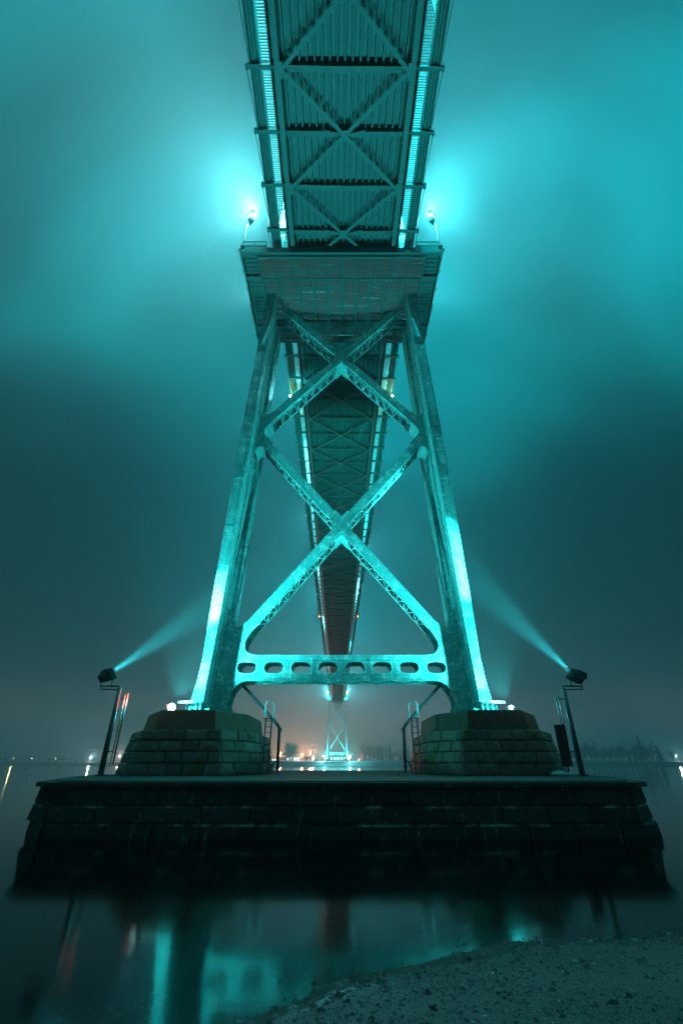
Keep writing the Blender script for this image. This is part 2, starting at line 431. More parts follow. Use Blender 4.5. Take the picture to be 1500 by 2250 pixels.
def build_pier(name, label, blocks=True):
    t = thing(name, label, 'pier', (0, 30.8, WATER))
    def kid(o): o.parent = t; o.location = (0, -30.8, -WATER); return o
    core = MB(); core.prism(offset_plan(PLAN, -0.30), zf, WATER - 3.2, TOP - 0.16)
    kid(core.build('core', 'joint'))
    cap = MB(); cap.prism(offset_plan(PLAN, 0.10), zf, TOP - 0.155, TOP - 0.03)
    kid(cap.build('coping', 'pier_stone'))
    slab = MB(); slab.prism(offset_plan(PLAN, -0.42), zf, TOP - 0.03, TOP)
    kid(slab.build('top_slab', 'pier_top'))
    if blocks:
        rng = random.Random(5)
        zs = [TOP - 0.16, TOP - 0.62, TOP - 1.06, WATER - 0.35]
        k = len(PLAN); peri = [(Vector(PLAN[i]), Vector(PLAN[(i + 1) % k])) for i in range(k)]
        tot = sum((b - a).length for a, b in peri)
        def at(s):
            s %= tot
            for a, b in peri:
                L = (b - a).length
                if s <= L: return a + (b - a) * (s / L)
                s -= L
            return peri[0][0]
        for c in range(3):
            s = -12 + c * 0.6 + 0.3; end = s + tot - 0.02
            while s < end - 0.3:
                L = rng.uniform(1.15, 1.9)
                if end - s - L < 0.9: L = end - s
                o0 = 0.06 * (c + 1); o1 = 0.06 * c
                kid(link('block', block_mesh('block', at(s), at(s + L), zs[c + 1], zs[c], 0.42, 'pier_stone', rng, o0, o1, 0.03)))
                s += L
    return t
pier = build_pier('stone_pier', 'broad dark stone pier standing in the water in the foreground')

# ---- pedestals
def octo(x0, x1, y0, y1, cx, cyy, ox=1.6, oy=2.7):
    return [(x0 + cx, y0), (x1 - ox, y0), (x1, y0 + oy), (x1, y1 - oy), (x1 - ox, y1), (x0 + cx, y1), (x0, y1 - cyy), (x0, y0 + cyy)]
def build_pedestal(sx, label, stones=True):
    t = thing('masonry_pedestal', label, 'pedestal', (sx * 7.5, 29.5, TOP), group='stone pedestals under the tower legs')
    def kid(o): o.parent = t; o.location = (-sx * 7.5, -29.5, -TOP); return o
    rng = random.Random(11 if sx > 0 else 12)
    def pl(inset):
        p = octo(4.25 + inset, 11.5 - inset, 24.0 + inset, 35.0 - inset, 1.25, 2.5)
        return p if sx > 0 else [(-x, y) for x, y in reversed(p)]
    z_, n = TOP + 0.005, 4; hs = [0.50, 0.48, 0.48, 0.47]
    tb = 0.40
    k = MB(); k.v = [(x, y, TOP + 0.004) for x, y in pl(0.22)] + [(x, y, TOP + sum(hs) - 0.02) for x, y in pl(0.22 + tb)]
    k.f = [tuple(reversed(range(8))), tuple(range(8, 16))] + [(i, (i + 1) % 8, 8 + (i + 1) % 8, 8 + i) for i in range(8)]
    kid(k.build('core', 'joint'))
    z0 = TOP + 0.005; acc = 0
    if stones:
        for c in range(n):
            i0 = tb * acc / sum(hs); acc += hs[c]; i1 = tb * acc / sum(hs)
            p = pl(i0); z1 = z0 + hs[c]
            for i in range(8):
                a, b = Vector(p[i]), Vector(p[(i + 1) % 8]); L = (b - a).length
                q = max(2, round(L / 0.95)); cuts = [0] + sorted((kk + (0.5 if c % 2 else 0) * (0.7) + rng.uniform(-.16, .16)) / q for kk in range(1, q)) + [1]
                for u0, u1 in zip(cuts, cuts[1:]):
                    if u1 - u0 < 0.03: continue
                    kid(link('stone', block_mesh('stone', a.lerp(b, u0), a.lerp(b, u1), z0, z1, 0.22, 'stone', rng, 0, -(i1 - i0), 0.07, 0.012)))
            z0 = z1
    else:
        z0 = TOP + sum(hs)
    d = MB(); A, B = pl(tb + 0.30), pl(tb + 0.42)
    d.v = [(x, y, z0 - 0.01) for x, y in A] + [(x, y, BASE - 0.06) for x, y in B] + [(x, y, BASE) for x, y in pl(tb + 0.48)]
    d.f = [tuple(reversed(range(8))), tuple(range(16, 24))] + [(r * 8 + i, r * 8 + (i + 1) % 8, r * 8 + 8 + (i + 1) % 8, r * 8 + 8 + i) for r in (0, 1) for i in range(8)]
    kid(d.build('plinth', 'concrete'))
    return t
ped_l = build_pedestal(-1, 'stone pedestal under the left tower leg, behind the slim leaning-looking lamp post')
ped_r = build_pedestal(1, 'mossy stone pedestal under the right tower leg')
ped_l['label'] = 'stone pedestal of rough blocks under the left tower leg'

# ================================================================== TOWER
YF, YR0, YR1, YB = 28.0, 29.85, 31.35, 33.2       # front face, recess (brace zone), back face
OUT = [(2.4, 8.85), (3.2, 8.62), (4.2, 8.42), (5.5, 8.28), (8.2, 8.24), (20.5, 7.92), (38, 7.15), (90, 5.4)]
INN = [(2.4, 7.98), (4.2, 7.93), (5.5, 7.84), (8.2, 7.66), (20.5, 7.13), (38, 6.40), (90, 4.75)]
ZS = [2.75, 3.2, 3.7, 4.2, 4.8, 5.5, 6.8, 8.2, 12, 16.2, 20.5, 26, 32, 38, 60, 90]
def loft(mb, sx, o_off, i_off, y0, y1):
    n = len(mb.v)
    for z in ZS:
        xo, xi = sx * (interp(OUT, z) + o_off), sx * (interp(INN, z) + i_off)
        mb.v += [(xo, y0, z), (xi, y0, z), (xi, y1, z), (xo, y1, z)]
    for r in range(len(ZS) - 1):
        for i in range(4): mb.f.append((n + r * 4 + i, n + r * 4 + (i + 1) % 4, n + r * 4 + 4 + (i + 1) % 4, n + r * 4 + 4 + i))
    q = n + (len(ZS) - 1) * 4
    mb.f += [(n + 3, n + 2, n + 1, n), (q, q + 1, q + 2, q + 3)]
def rivet(mb, p, nrm, r=0.035):
    p, nrm = Vector(p), Vector(nrm).normalized()
    a = nrm.orthogonal().normalized(); b = nrm.cross(a); n = len(mb.v)
    for k in range(5):
        t = k * 1.2566; mb.v.append(tuple(p + a * (math.cos(t) * r) + b * (math.sin(t) * r)))
    for k in range(5):
        t = k * 1.2566; mb.v.append(tuple(p + nrm * r * .75 + a * (math.cos(t) * r * .5) + b * (math.sin(t) * r * .5)))
    for k in range(5): mb.f.append((n + k, n + (k + 1) % 5, n + 5 + (k + 1) % 5, n + 5 + k))
    mb.f.append(tuple(n + 5 + k for k in range(5)))
tower = thing('bridge_tower', 'tall riveted steel bridge tower with crossed braces standing on the pier', 'tower', (0, 30.6, BASE))
def tk(o): o.parent = tower; o.location = (0, -30.6, -BASE); return o
def sub(o, par): o.parent = par; o.location = (0, 0, 0); return o
for sx in (-1, 1):
    m = MB(); loft(m, sx, 0, 0, YF, YR0 - 0.25); loft(m, sx, -0.02, 0.26, YR0 - 0.25, YR1 + 0.25); loft(m, sx, 0, 0, YR1 + 0.25, YB)
    leg = tk(m.build('leg', 'tower'))
    # edge angles that leave bright and dark lines along the inner side
    for y_, w_ in ((YR0 - 0.27, 0.10), (YR0 - 0.62, 0.06), (YR1 + 0.27, 0.10), (YF + 0.06, 0.08)):
        e_ = MB(); z_ = [z for z in ZS if z <= 60]
        for a, b in zip(z_, z_[1:]):
            e_.bar((sx * (interp(INN, a) - 0.02), y_, a), (sx * (interp(INN, b) - 0.02), y_, b), w_, 0.07, (1, 0, 0))
        sub(e_.build('edge_angle', 'tower'), leg)
    for z in (10.1, 14.3, 18.9, 22.6, 28.0, 33.0):
        s_ = MB(); h = 0.55 if z not in (14.3, 28.0) else 0.16
        for a, b in ((z - h, z + h),):
            s_.quad8([(sx * (interp(OUT, a) - .03), YF - 0.02, a), (sx * (interp(INN, a) + .03), YF - 0.02, a), (sx * (interp(INN, a) + .03), YF - .001, a), (sx * (interp(OUT, a) - .03), YF - .001, a),
                      (sx * (interp(OUT, b) - .03), YF - 0.02, b), (sx * (interp(INN, b) + .03), YF - 0.02, b), (sx * (interp(INN, b) + .03), YF - .001, b), (sx * (interp(OUT, b) - .03), YF - .001, b)])
        sub(s_.build('splice_plate', 'tower'), leg)
    rv = MB(); z = 3.0
    while z < 38:
        for off in (0.07, 0.14):
            rivet(rv, (sx * (interp(OUT, z + off) - off), YF, z + off * .8), (0, -1, 0), 0.036); rivet(rv, (sx * (interp(INN, z + off) + off), YF, z + off * .8), (0, -1, 0), 0.036)
        rivet(rv, (sx * (interp(INN, z) - .001), YF + 0.25, z), (-sx, 0, 0), 0.036)
        rivet(rv, (sx * (interp(INN, z) - .001), YR0 - 0.45, z), (-sx, 0, 0), 0.036)
        z += 0.19
    for zc in (10.1, 18.9, 22.6):
        for a in range(-4, 5):
            for b in range(4):
                zz = zc + a * .12; xo, xi = interp(OUT, zz) - .12, interp(INN, zz) + .12
                rivet(rv, (sx * (xo + (xi - xo) * (b + (.5 if a % 2 else 0)) / 4), YF - .02, zz), (0, -1, 0), 0.034)
    r_ = sub(rv.build('rivet', 'rivet'), leg); r_['kind'] = 'stuff'
    # foot: base plate and triangular stiffeners
    bp = MB(); bp.box(sx * 6.75, sx * 9.1, YF - 0.35, YB + 0.35, BASE + 0.003, BASE + 0.09)
    sub(bp.build('base_plate', 'tower'), leg)
    ft = MB(); ft.box(sx * 7.55, sx * 8.72, YF + 0.05, YB - 0.05, BASE + .09, 2.76); ft.box(sx * 6.95, sx * 7.55, YR0 + .1, YR1 - .1, BASE + .09, 2.76)
    sub(ft.build('foot_block', 'tower'), leg)
    for x in (8.78, 8.5, 8.22, 7.98):
        f_ = MB(); f_.prism([(YF - 0.30, BASE + 0.09), (YF + 0.02, BASE + 0.09), (YF + 0.02, BASE + 0.72), (YF - 0.04, BASE + 0.72)], lambda a, b, t: (t, a, b), sx * x - .025, sx * x + .025)
        sub(f_.build('stiffener', 'tower'), leg)
    for y in (28.3, 28.75, 29.2, 32.0, 32.6):
        f_ = MB(); f_.prism([(7.35, BASE + 0.09), (7.97, BASE + 0.09), (7.97, BASE + 0.80), (7.88, BASE + 0.80)], lambda a, b, t: (sx * a, t, b), y - .025, y + .025)
        sub(f_.build('stiffener', 'tower'), leg)
    for y in (30.0, 30.6, 31.2):
        f_ = MB(); f_.prism([(6.55, BASE + 0.09), (7.0, BASE + 0.09), (7.0, BASE + 0.66), (6.92, BASE + 0.66)], lambda a, b, t: (sx * a, t, b), y - .02, y + .02)
        sub(f_.build('stiffener', 'tower'), leg)

def arc(cx, cz, r, a0, a1, n=6):
    return [(cx + r * math.cos(R(a0 + (a1 - a0) * i / n)), cz + r * math.sin(R(a0 + (a1 - a0) * i / n))) for i in range(n + 1)]
mirror = lambda poly: [(-x, z) for x, z in reversed(poly)]
# strut with oval openings and the haunches that tie it to the legs
left = [(-7.95, 2.78), (-7.95, 9.4), (-7.5, 9.2), (-7.36, 8.6), (-7.28, 8.15), (-7.14, 7.90), (-6.92, 7.86), (-6.70, 7.96), (-6.27, 8.26), (-5.74, 7.84), (-6.02, 7.38), (-6.20, 7.08), (-6.27, 6.80), (-6.22, 6.52), (-6.06, 6.28), (-5.80, 6.15), (-5.5, 6.11)]
right = [(-x, z) for x, z in reversed(left)]
low = [(6.95, 2.78)] + [(6.95, 3.3), (6.88, 3.68), (6.72, 4.02), (6.48, 4.30), (6.22, 4.46), (5.9, 4.54)]
outline = left + right + low + [(-x, z) for x, z in reversed(low)]
HX = [-5.98 + 1.709 * i for i in range(8)]
def oval(cx, cz, hl, hh): return arc(cx - hl + hh, cz, hh, 90, 270, 8) + arc(cx + hl - hh, cz, hh, -90, 90, 8)
holes = [oval(x, 5.34, 0.60, 0.34) for x in HX]
strut = plate(outline, holes, YR0, YR0 + 0.05, 'strut', 'tower', None); tk(strut)
bk = plate(outline, holes, YR1 - 0.05, YR1, 'back_plate', 'tower', None); sub(bk, strut)
for k, (x0, x1) in enumerate([(-5.6, 5.6)]):
    for z in (4.60, 6.05):
        for y in (YR0 + 0.09, YR1 - 0.09):
            a_ = MB(); a_.box(x0, x1, y - .04, y + .06, z - .03, z + .03); sub(a_.build('chord_angle', 'tower'), strut)
lace = MB().bar((0, YR0 + .08, 0), (0.78, YR1 - .08, 0), 0.09, 0.02).mesh('lacing_bar', 'tower')
lace_r = MB().bar((0, YR1 - .08, 0), (0.78, YR0 + .08, 0), 0.09, 0.02).mesh('lacing_bar', 'tower')
for i in range(14):
    for z in (4.555, 6.09): link('lacing_bar', lace if i % 2 else lace_r, strut, (-5.46 + 0.78 * i, 0, z))
for hx in HX:                                            # rims around the openings
    for dx in (-0.83, 0.83):
        if abs(hx + dx) > 6.0: continue
        d_ = MB(); d_.box(hx + dx - .03, hx + dx + .03, YR0 + .06, YR1 - .06, 4.7, 6.0)
        if dx > 0: sub(d_.build('diaphragm', 'tower'), strut)
rv = MB()
x = -6.9
while x < 6.91:
    for z in (6.0, 5.78, 4.90, 4.66): rivet(rv, (x, YR0, z), (0, -1, 0), 0.034)
    x += 0.14
for hx in [h + .855 for h in HX[:-1]]:
    for a in range(-4, 5):
        for b in (-.1, 0, .1): rivet(rv, (hx + b, YR0, 5.34 + a * .13), (0, -1, 0), 0.034)
for s_ in (-1, 1):
    for a in range(16):
        for b in range(4): rivet(rv, (s_ * (6.72 + b * .12), YR0, 3.2 + a * .36), (0, -1, 0), 0.034)
rr = sub(rv.build('rivet', 'rivet'), strut); rr['kind'] = 'stuff'
# middle gussets
gl = [(-7.35, 27.8), (-7.0, 27.4), (-6.92, 26.75), (-6.82, 26.32), (-6.58, 26.08), (-6.30, 26.08), (-6.0, 26.32), (-5.40, 25.86), (-5.85, 25.22), (-6.28, 24.72), (-6.42, 24.42), (-6.42, 24.12), (-6.25, 23.82), (-5.49, 22.90), (-6.10, 22.38), (-6.34, 22.62), (-6.58, 22.70), (-6.82, 22.58), (-6.98, 22.25), (-7.05, 21.5), (-7.4, 21.2)]
for gp in (gl, mirror(gl)):
    gs = plate(gp, [], YR0 - 0.02, YR0 + 0.05, 'gusset', 'tower', None); tk(gs)
    b_ = plate(gp, [], YR1 - 0.05, YR1 + 0.02, 'back_plate', 'tower', None); sub(b_, gs)
    # soffit plate that closes the curved edge
    e_ = MB()
    for seg in (gp[8:13], gp[15:19]) if gp is gl else (gp[-13:-8], gp[-19:-15]):
        for p, q in zip(seg, seg[1:]): e_.bar((p[0], 30.6, p[1]), (q[0], 30.6, q[1]), YR1 - YR0 - .1, 0.03, (0, 1, 0)) if False else e_.quad8([(p[0], YR0 + .05, p[1]), (q[0], YR0 + .05, q[1]), (q[0], YR1 - .05, q[1]), (p[0], YR1 - .05, p[1]), (p[0] * 1.006, YR0 + .05, p[1]), (q[0] * 1.006, YR0 + .05, q[1]), (q[0] * 1.006, YR1 - .05, q[1]), (p[0] * 1.006, YR1 - .05, p[1])])
    sub(e_.build('edge_plate', 'tower'), gs)
# braces
def brace(p, q, sidew=0.68):
    """half diagonal from the crossing p to the leg end q (x,z); two faces joined by lacing on its lower side"""
    p, q = Vector(p), Vector(q); d = (q - p).normalized(); n = Vector((-d.y, d.x))
    if n.y < 0: n = -n
    L = (q - p).length
    m = MB()
    for y0, y1 in ((YR0, YR0 + .045), (YR1 - .045, YR1)):
        c = [p + n * sidew / 2, q + n * sidew / 2, q - n * sidew / 2, p - n * sidew / 2]
        m.prism([tuple(v) for v in c], lambda a, b, t: (a, t, b), y0, y1)
    for s_ in (-1, 1):                                   # corner angles
        for y0, y1 in ((YR0 + .05, YR0 + .20), (YR1 - .20, YR1 - .05)):
            o = n * (s_ * (sidew / 2 - .02)); a, b = p + o, q + o
            m.bar((a.x, (y0 + y1) / 2, a.y), (b.x, (y0 + y1) / 2, b.y), y1 - y0, 0.04, (n.x, 0, n.y))
    br = tk(m.build('brace', 'tower'))
    N = int((L - 0.9) / 0.50); st = (L - 0.9) / N; D = Vector((d.x, 0, d.y)); NN = Vector((n.x, 0, n.y))
    o0 = Vector((p.x, 0, p.y)) - NN * (sidew / 2 + .012)
    ang = math.atan2(d.y, d.x)
    for i in range(N):
        a = o0 + D * (0.45 + i * st); b = a + D * st
        ya, yb = (YR0 + .12, YR1 - .12) if i % 2 else (YR1 - .12, YR0 + .12)
        lb = MB(); lb.bar((a.x, ya, a.z), (b.x, yb, b.z), 0.075, 0.02, NN)
        sub(lb.build('lacing_bar', 'tower'), br)
        if i % 2:
            lb = MB(); lb.bar((b.x, YR0 + .12, b.z), (b.x, YR1 - .12, b.z), 0.07, 0.02, NN); sub(lb.build('lacing_bar', 'tower'), br)
    rv = MB(); t_ = 0.5
    while t_ < L:
        for s_ in (-1, 1):
            c = p + d * t_ + n * (s_ * (sidew / 2 - .07)); rivet(rv, (c.x, YR0, c.y), (0, -1, 0), 0.034)
        t_ += 0.17
    for a in range(6):
        for b in range(5):
            c = p + d * (L - .15 - a * .11) + n * (-.26 + b * .13); rivet(rv, (c.x, YR0, c.y), (0, -1, 0), 0.034)
    r_ = sub(rv.build('rivet', 'rivet'), br); r_['kind'] = 'stuff'
    return br
C1, C2 = (0, 33.0), (0, 15.44)
for s_ in (-1, 1):
    brace(C1, (s_ * 5.72, 26.0)); brace(C1, (s_ * 6.0, 40.2))
    brace(C2, (s_ * 5.80, 22.55)); brace(C2, (s_ * 6.02, 7.98))
for (cx, cz), w_ in ((C1, 0.62), (C2, 0.62)):            # riveted plates where the diagonals cross
    hexa = [(-.95, cz + .95), (-.45, cz + 1.25), (0, cz + .72), (.45, cz + 1.25), (.95, cz + .95), (.62, cz), (.95, cz - .95), (.45, cz - 1.25), (0, cz - .72), (-.45, cz - 1.25), (-.95, cz - .95), (-.62, cz)]
    cp = plate(hexa, [], YR0 - .025, YR0 - .001, 'cross_plate', 'tower', None); tk(cp)
    b_ = plate(hexa, [], YR1 + .001, YR1 + .025, 'back_plate', 'tower', None); sub(b_, cp)
    rv = MB()
    for a in range(-9, 10):
        for b in range(-9, 10):
            u, v = a * .11, b * .11
            if abs(abs(u) - abs(v)) < .42 and max(abs(u), abs(v)) < .95: rivet(rv, (u, YR0 - .025, cz + v), (0, -1, 0), 0.034)
    r_ = sub(rv.build('rivet', 'rivet'), cp); r_['kind'] = 'stuff'
    bt = MB()
    for s_ in (-1, 1): bt.quad8([(0, YR0 + .03, cz - .62), (s_ * .5, YR0 + .03, cz - 1.22), (s_ * .5, YR1 - .03, cz - 1.22), (0, YR1 - .03, cz - .62), (0, YR0 + .03, cz - .58), (s_ * .5, YR0 + .03, cz - 1.18), (s_ * .5, YR1 - .03, cz - 1.18), (0, YR1 - .03, cz - .58)])
    sub(bt.build('batten', 'tower'), cp)
# fish-bellied girder that carries the deck between the legs, and the portal struts high above the roadway
cg = [(-6.2, 39.3), (6.2, 39.3)] + [(5.6 - 11.2 * i / 16, 38.9 - 1.55 * math.sin(math.pi * i / 16) ** 0.8) for i in range(17)]
gd = plate(cg, [], 31.0, 31.12, 'cross_girder', 'tower', None); tk(gd)
for z, h in ((60, 2.2), (87, 3.0)):
    u_ = MB(); xx = interp(INN, z); u_.box(-xx - .1, xx + .1, YR0 + .1, YR1 - .1, z - h / 2, z + h / 2); tk(u_.build('portal_strut', 'tower'))

# ================================================================== DECK
deck = thing('bridge_deck', 'long straight bridge deck seen from below, running overhead to the far tower', 'bridge deck', (0.08, 30.6, 40.3 + 0.015), (math.atan(SLOPE), 0, R(0.5)))
BAY = 3.55; Y0 = 12.0 - 30.6 - BAY * 6; NB = 128; Y1 = Y0 + BAY * NB
def dk(name, mb, mat): return mb.build(name, mat, deck)
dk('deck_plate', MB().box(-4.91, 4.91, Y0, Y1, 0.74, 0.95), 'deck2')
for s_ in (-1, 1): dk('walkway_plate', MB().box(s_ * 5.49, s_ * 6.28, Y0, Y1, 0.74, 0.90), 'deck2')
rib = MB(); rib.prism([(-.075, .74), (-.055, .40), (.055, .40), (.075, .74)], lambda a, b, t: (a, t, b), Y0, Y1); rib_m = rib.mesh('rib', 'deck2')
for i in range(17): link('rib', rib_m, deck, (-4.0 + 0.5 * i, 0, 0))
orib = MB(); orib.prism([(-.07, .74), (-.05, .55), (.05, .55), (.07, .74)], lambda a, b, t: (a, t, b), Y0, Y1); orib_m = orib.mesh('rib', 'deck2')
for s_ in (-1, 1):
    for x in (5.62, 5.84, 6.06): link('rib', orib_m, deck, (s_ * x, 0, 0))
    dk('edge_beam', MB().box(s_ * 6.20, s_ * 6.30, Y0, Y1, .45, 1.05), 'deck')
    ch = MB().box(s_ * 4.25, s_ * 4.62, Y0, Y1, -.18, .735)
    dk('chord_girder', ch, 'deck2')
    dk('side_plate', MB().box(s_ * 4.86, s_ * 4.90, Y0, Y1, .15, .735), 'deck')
fb = MB(); fb.box(-4.24, 4.24, -.02, .02, .06, .735)
fb.v += []; fb.quad8([(-4.24, -.17, .10), (0, -.17, .02), (0, .17, .02), (-4.24, .17, .10), (-4.24, -.17, .14), (0, -.17, .06), (0, .17, .06), (-4.24, .17, .14)])
fb.quad8([(0, -.17, .02), (4.24, -.17, .10), (4.24, .17, .10), (0, .17, .02), (0, -.17, .06), (4.24, -.17, .14), (4.24, .17, .14), (0, .17, .06)])
fb_m = fb.mesh('floor_beam', 'deck')
br_m = MB().box(4.63, 6.48, -.03, .03, .36, .735).box(4.63, 6.52, -.12, .12, .30, .36).box(6.40, 6.56, -.14, .14, .22, .62).mesh('bracket', 'deck')
br_m2 = br_m.copy(); br_m2.transform(Matrix.Scale(-1, 4, (1, 0, 0))); br_m2.flip_normals()
def rod_mesh(s_): return MB().tube([(s_ * 6.52, 0.1, .5), (s_ * 6.30, BAY - .1, .5)], .03, 5).mesh('edge_rod', 'deck')
rods = {1: rod_mesh(1), -1: rod_mesh(-1)}
pan = MB()
n_sl = 22
for i in range(n_sl):
    y = .22 + (BAY - .44) * i / n_sl; wd = (BAY - .44) / n_sl
    pan.box(4.94, 5.46, y, y + wd * (.40 if i % 11 else .85), .42, .46)
pan_side = MB().box(4.92, 4.94, .2, BAY - .2, .40, .48).box(5.46, 5.48, .2, BAY - .2, .40, .48)
pan.v, pan.f = pan.v, pan.f
pan_m = pan.mesh('grating_panel', 'grate')
def lat_mesh(s_, up): 
    a, b = ((s_ * 4.2, 0, -.16), (0, BAY, -.16)) if up else ((0, 0, -.16), (s_ * 4.2, BAY, -.16))
    return MB().bar(a, b, .24, .035).bar((a[0], a[1], a[2] + .1), (b[0], b[1], b[2] + .1), .03, .17).mesh('lateral_brace', 'deck2')
lat = {(s_, u): lat_mesh(s_, u) for s_ in (-1, 1) for u in (True, False)}
node_c = MB().box(-.30, .30, -.34, .34, -.215, -.18).mesh('node_plate', 'deck2')
node_e = MB().box(-.26, .26, -.45, .45, -.215, -.185).mesh('node_plate', 'deck2')
tie_m = MB().bar((-1.6, -.3, .0), (0, .0, -.15), .05, .05).bar((1.6, -.3, .0), (0, .0, -.15), .05, .05).mesh('node_tie', 'deck2')
for i in range(NB + 1):
    y = Y0 + BAY * i; near = i < 64
    link('floor_beam', fb_m, deck, (0, y, 0))
    for s_ in (-1, 1):
        link('bracket', br_m if s_ > 0 else br_m2, deck, (0, y, 0))
        if near and i < NB: link('edge_rod', rods[s_], deck, (0, y, 0))
        if i < NB:
            link('grating_panel', pan_m, deck, (0 if s_ > 0 else -10.40, y, 0))
            link('lateral_brace', lat[(s_, i % 2 == 0)], deck, (0, y, 0))
        if i % 2 == 0 and near: link('node_plate', node_e, deck, (s_ * 4.35, y, 0))
    if i % 2 == 1 and near:
        link('node_plate', node_c, deck, (0, y, 0)); link('node_tie', tie_m, deck, (0, y, 0))
# parapets along both edges of the roadway
for s_ in (-1, 1):
    dk('parapet_rail', MB().box(s_ * 6.22, s_ * 6.28, Y0, Y1, 1.95, 2.02).box(s_ * 6.22, s_ * 6.28, Y0, Y1, 1.5, 1.55), 'deck')

# ================================================================== PLATFORM ROUND THE TOWER
PZ = 39.5
plat = thing('work_platform', 'wide steel platform wrapped round the near tower just under the deck', 'platform', (0, 28, PZ))
def pk(o): o.parent = plat; o.location = (0, -28, -PZ); return o
pk(MB().box(-8.75, 8.75, 23.85, 33.4, PZ + .45, PZ + .55).build('floor_sheet', 'plat'))
for y in (23.9, 26.15, 31.55, 33.3):
    pk(MB().box(-8.80, 8.80, y - .05, y + .05, PZ - .36, PZ + .45).box(-8.8, 8.8, y - .18, y + .18, PZ - .40, PZ - .36).build('cross_beam', 'plat'))
JX = [-8.5, -7.35, -5.6, -3.95, -2.6, -1.3, 0.05, 1.4, 2.65, 4.0, 5.7, 7.4, 8.5]
for x in JX: pk(MB().box(x - .05, x + .05, 23.99, 33.21, PZ + .05, PZ + .40).box(x - .10, x + .10, 26.31, 31.39, PZ - .14, PZ + .05).build('joist', 'plat'))
def corrugated(w_, d_, pitch=.17, amp=.035):
    m = MB(); n = int(d_ / pitch); m.v = []
    for i in range(2 * n + 1):
        y = d_ * i / (2 * n); z = amp * (1 if i % 2 else -1); m.v += [(0, y, z), (w_, y, z)]
    for i in range(2 * n): m.f.append((2 * i, 2 * i + 1, 2 * i + 3, 2 * i + 2))
    k = len(m.v); m.v += [(x, y, z + .02) for x, y, z in m.v]; m.f += [tuple(reversed([k + q for q in f])) for f in m.f]
    return m
for x0, x1 in zip(JX, JX[1:]):
    s_ = corrugated(x1 - x0 - .22, 5.0, .21).build('soffit_sheet', 'rust', None); s_.parent = plat; s_.location = (x0 + .11, 26.4 - 28, .09)
for s_ in (-1, 1):
    plank_m = MB().box(-.62, .62, -.15, .15, PZ + .02, PZ + .05).mesh('plank', 'plat')
    for k in range(23):                                  # planks of the outer wings
        link('plank', plank_m, plat, (s_ * 8.05, 24.35 - 28 + .385 * k, -PZ))
    pk(MB().box(s_ * 8.76, s_ * 8.90, 23.85, 33.4, PZ - .05, PZ + .62).build('side_girder', 'plat'))
    for y in (24.0, 26.0, 27.8, 29.6, 31.5, 33.2):
        b_ = MB(); b_.bar((s_ * 8.9, y, PZ + .1), (s_ * 9.12, y, PZ + .5), .07, .07).bar((s_ * 8.9, y, PZ + .52), (s_ * 9.16, y, PZ + .52), .12, .08)
        pk(b_.build('bracket', 'plat'))
    for y0, y1 in ((24.0, 26.0), (29.6, 31.5)):
        pk(MB().tube([(s_ * 9.12, y0, PZ + .5), (s_ * 8.9, y1, PZ + .1)], .03, 5).build('tie_rod', 'plat'))
    # two-panel guard rail along the front edge
    rl = MB(); X0, X1 = s_ * 6.6, s_ * 8.72
    for z in (PZ + .78, PZ + .90, PZ + 1.50): rl.bar((X0, 23.9, z), (X1, 23.9, z), .06, .06)
    rl.bar((X0, 23.9, PZ + .62), (X1, 23.9, PZ + .62), .07, .14)
    for x in (s_ * 6.7, s_ * 7.7, s_ * 8.68): rl.bar((x, 23.9, PZ + .55), (x, 23.9, PZ + 1.52), .07, .07, (0, 1, 0))
    guard = pk(rl.build('guard_rail', 'plat'))
    x = 6.78
    bar_m = MB().bar((0, 23.9, PZ + .92), (0.0, 23.9, PZ + 1.48), .032, .032, (0, 1, 0)).mesh('baluster', 'plat')
    while x < 8.66:
        link('baluster', bar_m, guard, (s_ * x, 0, 0)); x += .09
    sr = MB()
    for z in (PZ + .95, PZ + 1.5): sr.bar((s_ * 8.82, 23.9, z), (s_ * 8.82, 33.3, z), .05, .05)
    for k in range(6): sr.bar((s_ * 8.82, 24.0 + k * 1.84, PZ + .55), (s_ * 8.82, 24.0 + k * 1.84, PZ + 1.5), .06, .06, (0, 1, 0))
    pk(sr.build('side_rail', 'plat'))

def gantry(label, y0, y1, hw, z):
    t = thing('inspection_gantry', label, 'gantry', (0, (y0 + y1) / 2, z))
    D = (y1 - y0) / 2
    fr = MB()
    for y in (-D, D): fr.bar((-hw, y, -.03), (hw, y, -.03), .09, .12)
    for x in (-hw, hw): fr.bar((x, -D, -.03), (x, D, -.03), .09, .12)
    fr.build('frame', 'plat', t)
    n = 10
    for i in range(n):
        w_ = 2 * hw / n
        s_ = corrugated(w_ - .10, 2 * D - .14, .19).build('soffit_sheet', 'rust', t); s_.location = (-hw + i * w_ + .05, -D + .07, .10)
        if i: MB().bar((-hw + i * w_, -D, -.02), (-hw + i * w_, D, -.02), .05, .10).build('cross_bar', 'plat', t)
        if i in (2, 5, 8): MB().bar((-hw + i * w_ + .22, -D, -.05), (-hw + i * w_ + .22, D, -.05), .07, .12).build('cross_bar', 'plat', t)
    for i in range(7):                                    # W bracing under the sheets
        xa = -hw + .5 + i * (2 * hw - 1) / 7; w_ = (2 * hw - 1) / 7
        MB().bar((xa, D, -.10), (xa + w_ / 2, -D, -.10), .035, .035).bar((xa + w_ / 2, -D, -.10), (xa + w_, D, -.10), .035, .035).build('diagonal', 'plat', t)
    for y in (-D + .04, D - .04):                         # hangers up to the platform
        for x in (-hw + .6, -2.2, 2.2, hw - .6): MB().tube([(x, y, 0), (x, y, .75)], .03, 6).build('hanger', 'plat', t)
    return t
gantry('rust-streaked gantry slung along the front edge of the platform under the deck', 24.0, 26.05, 7.35, PZ - .62)
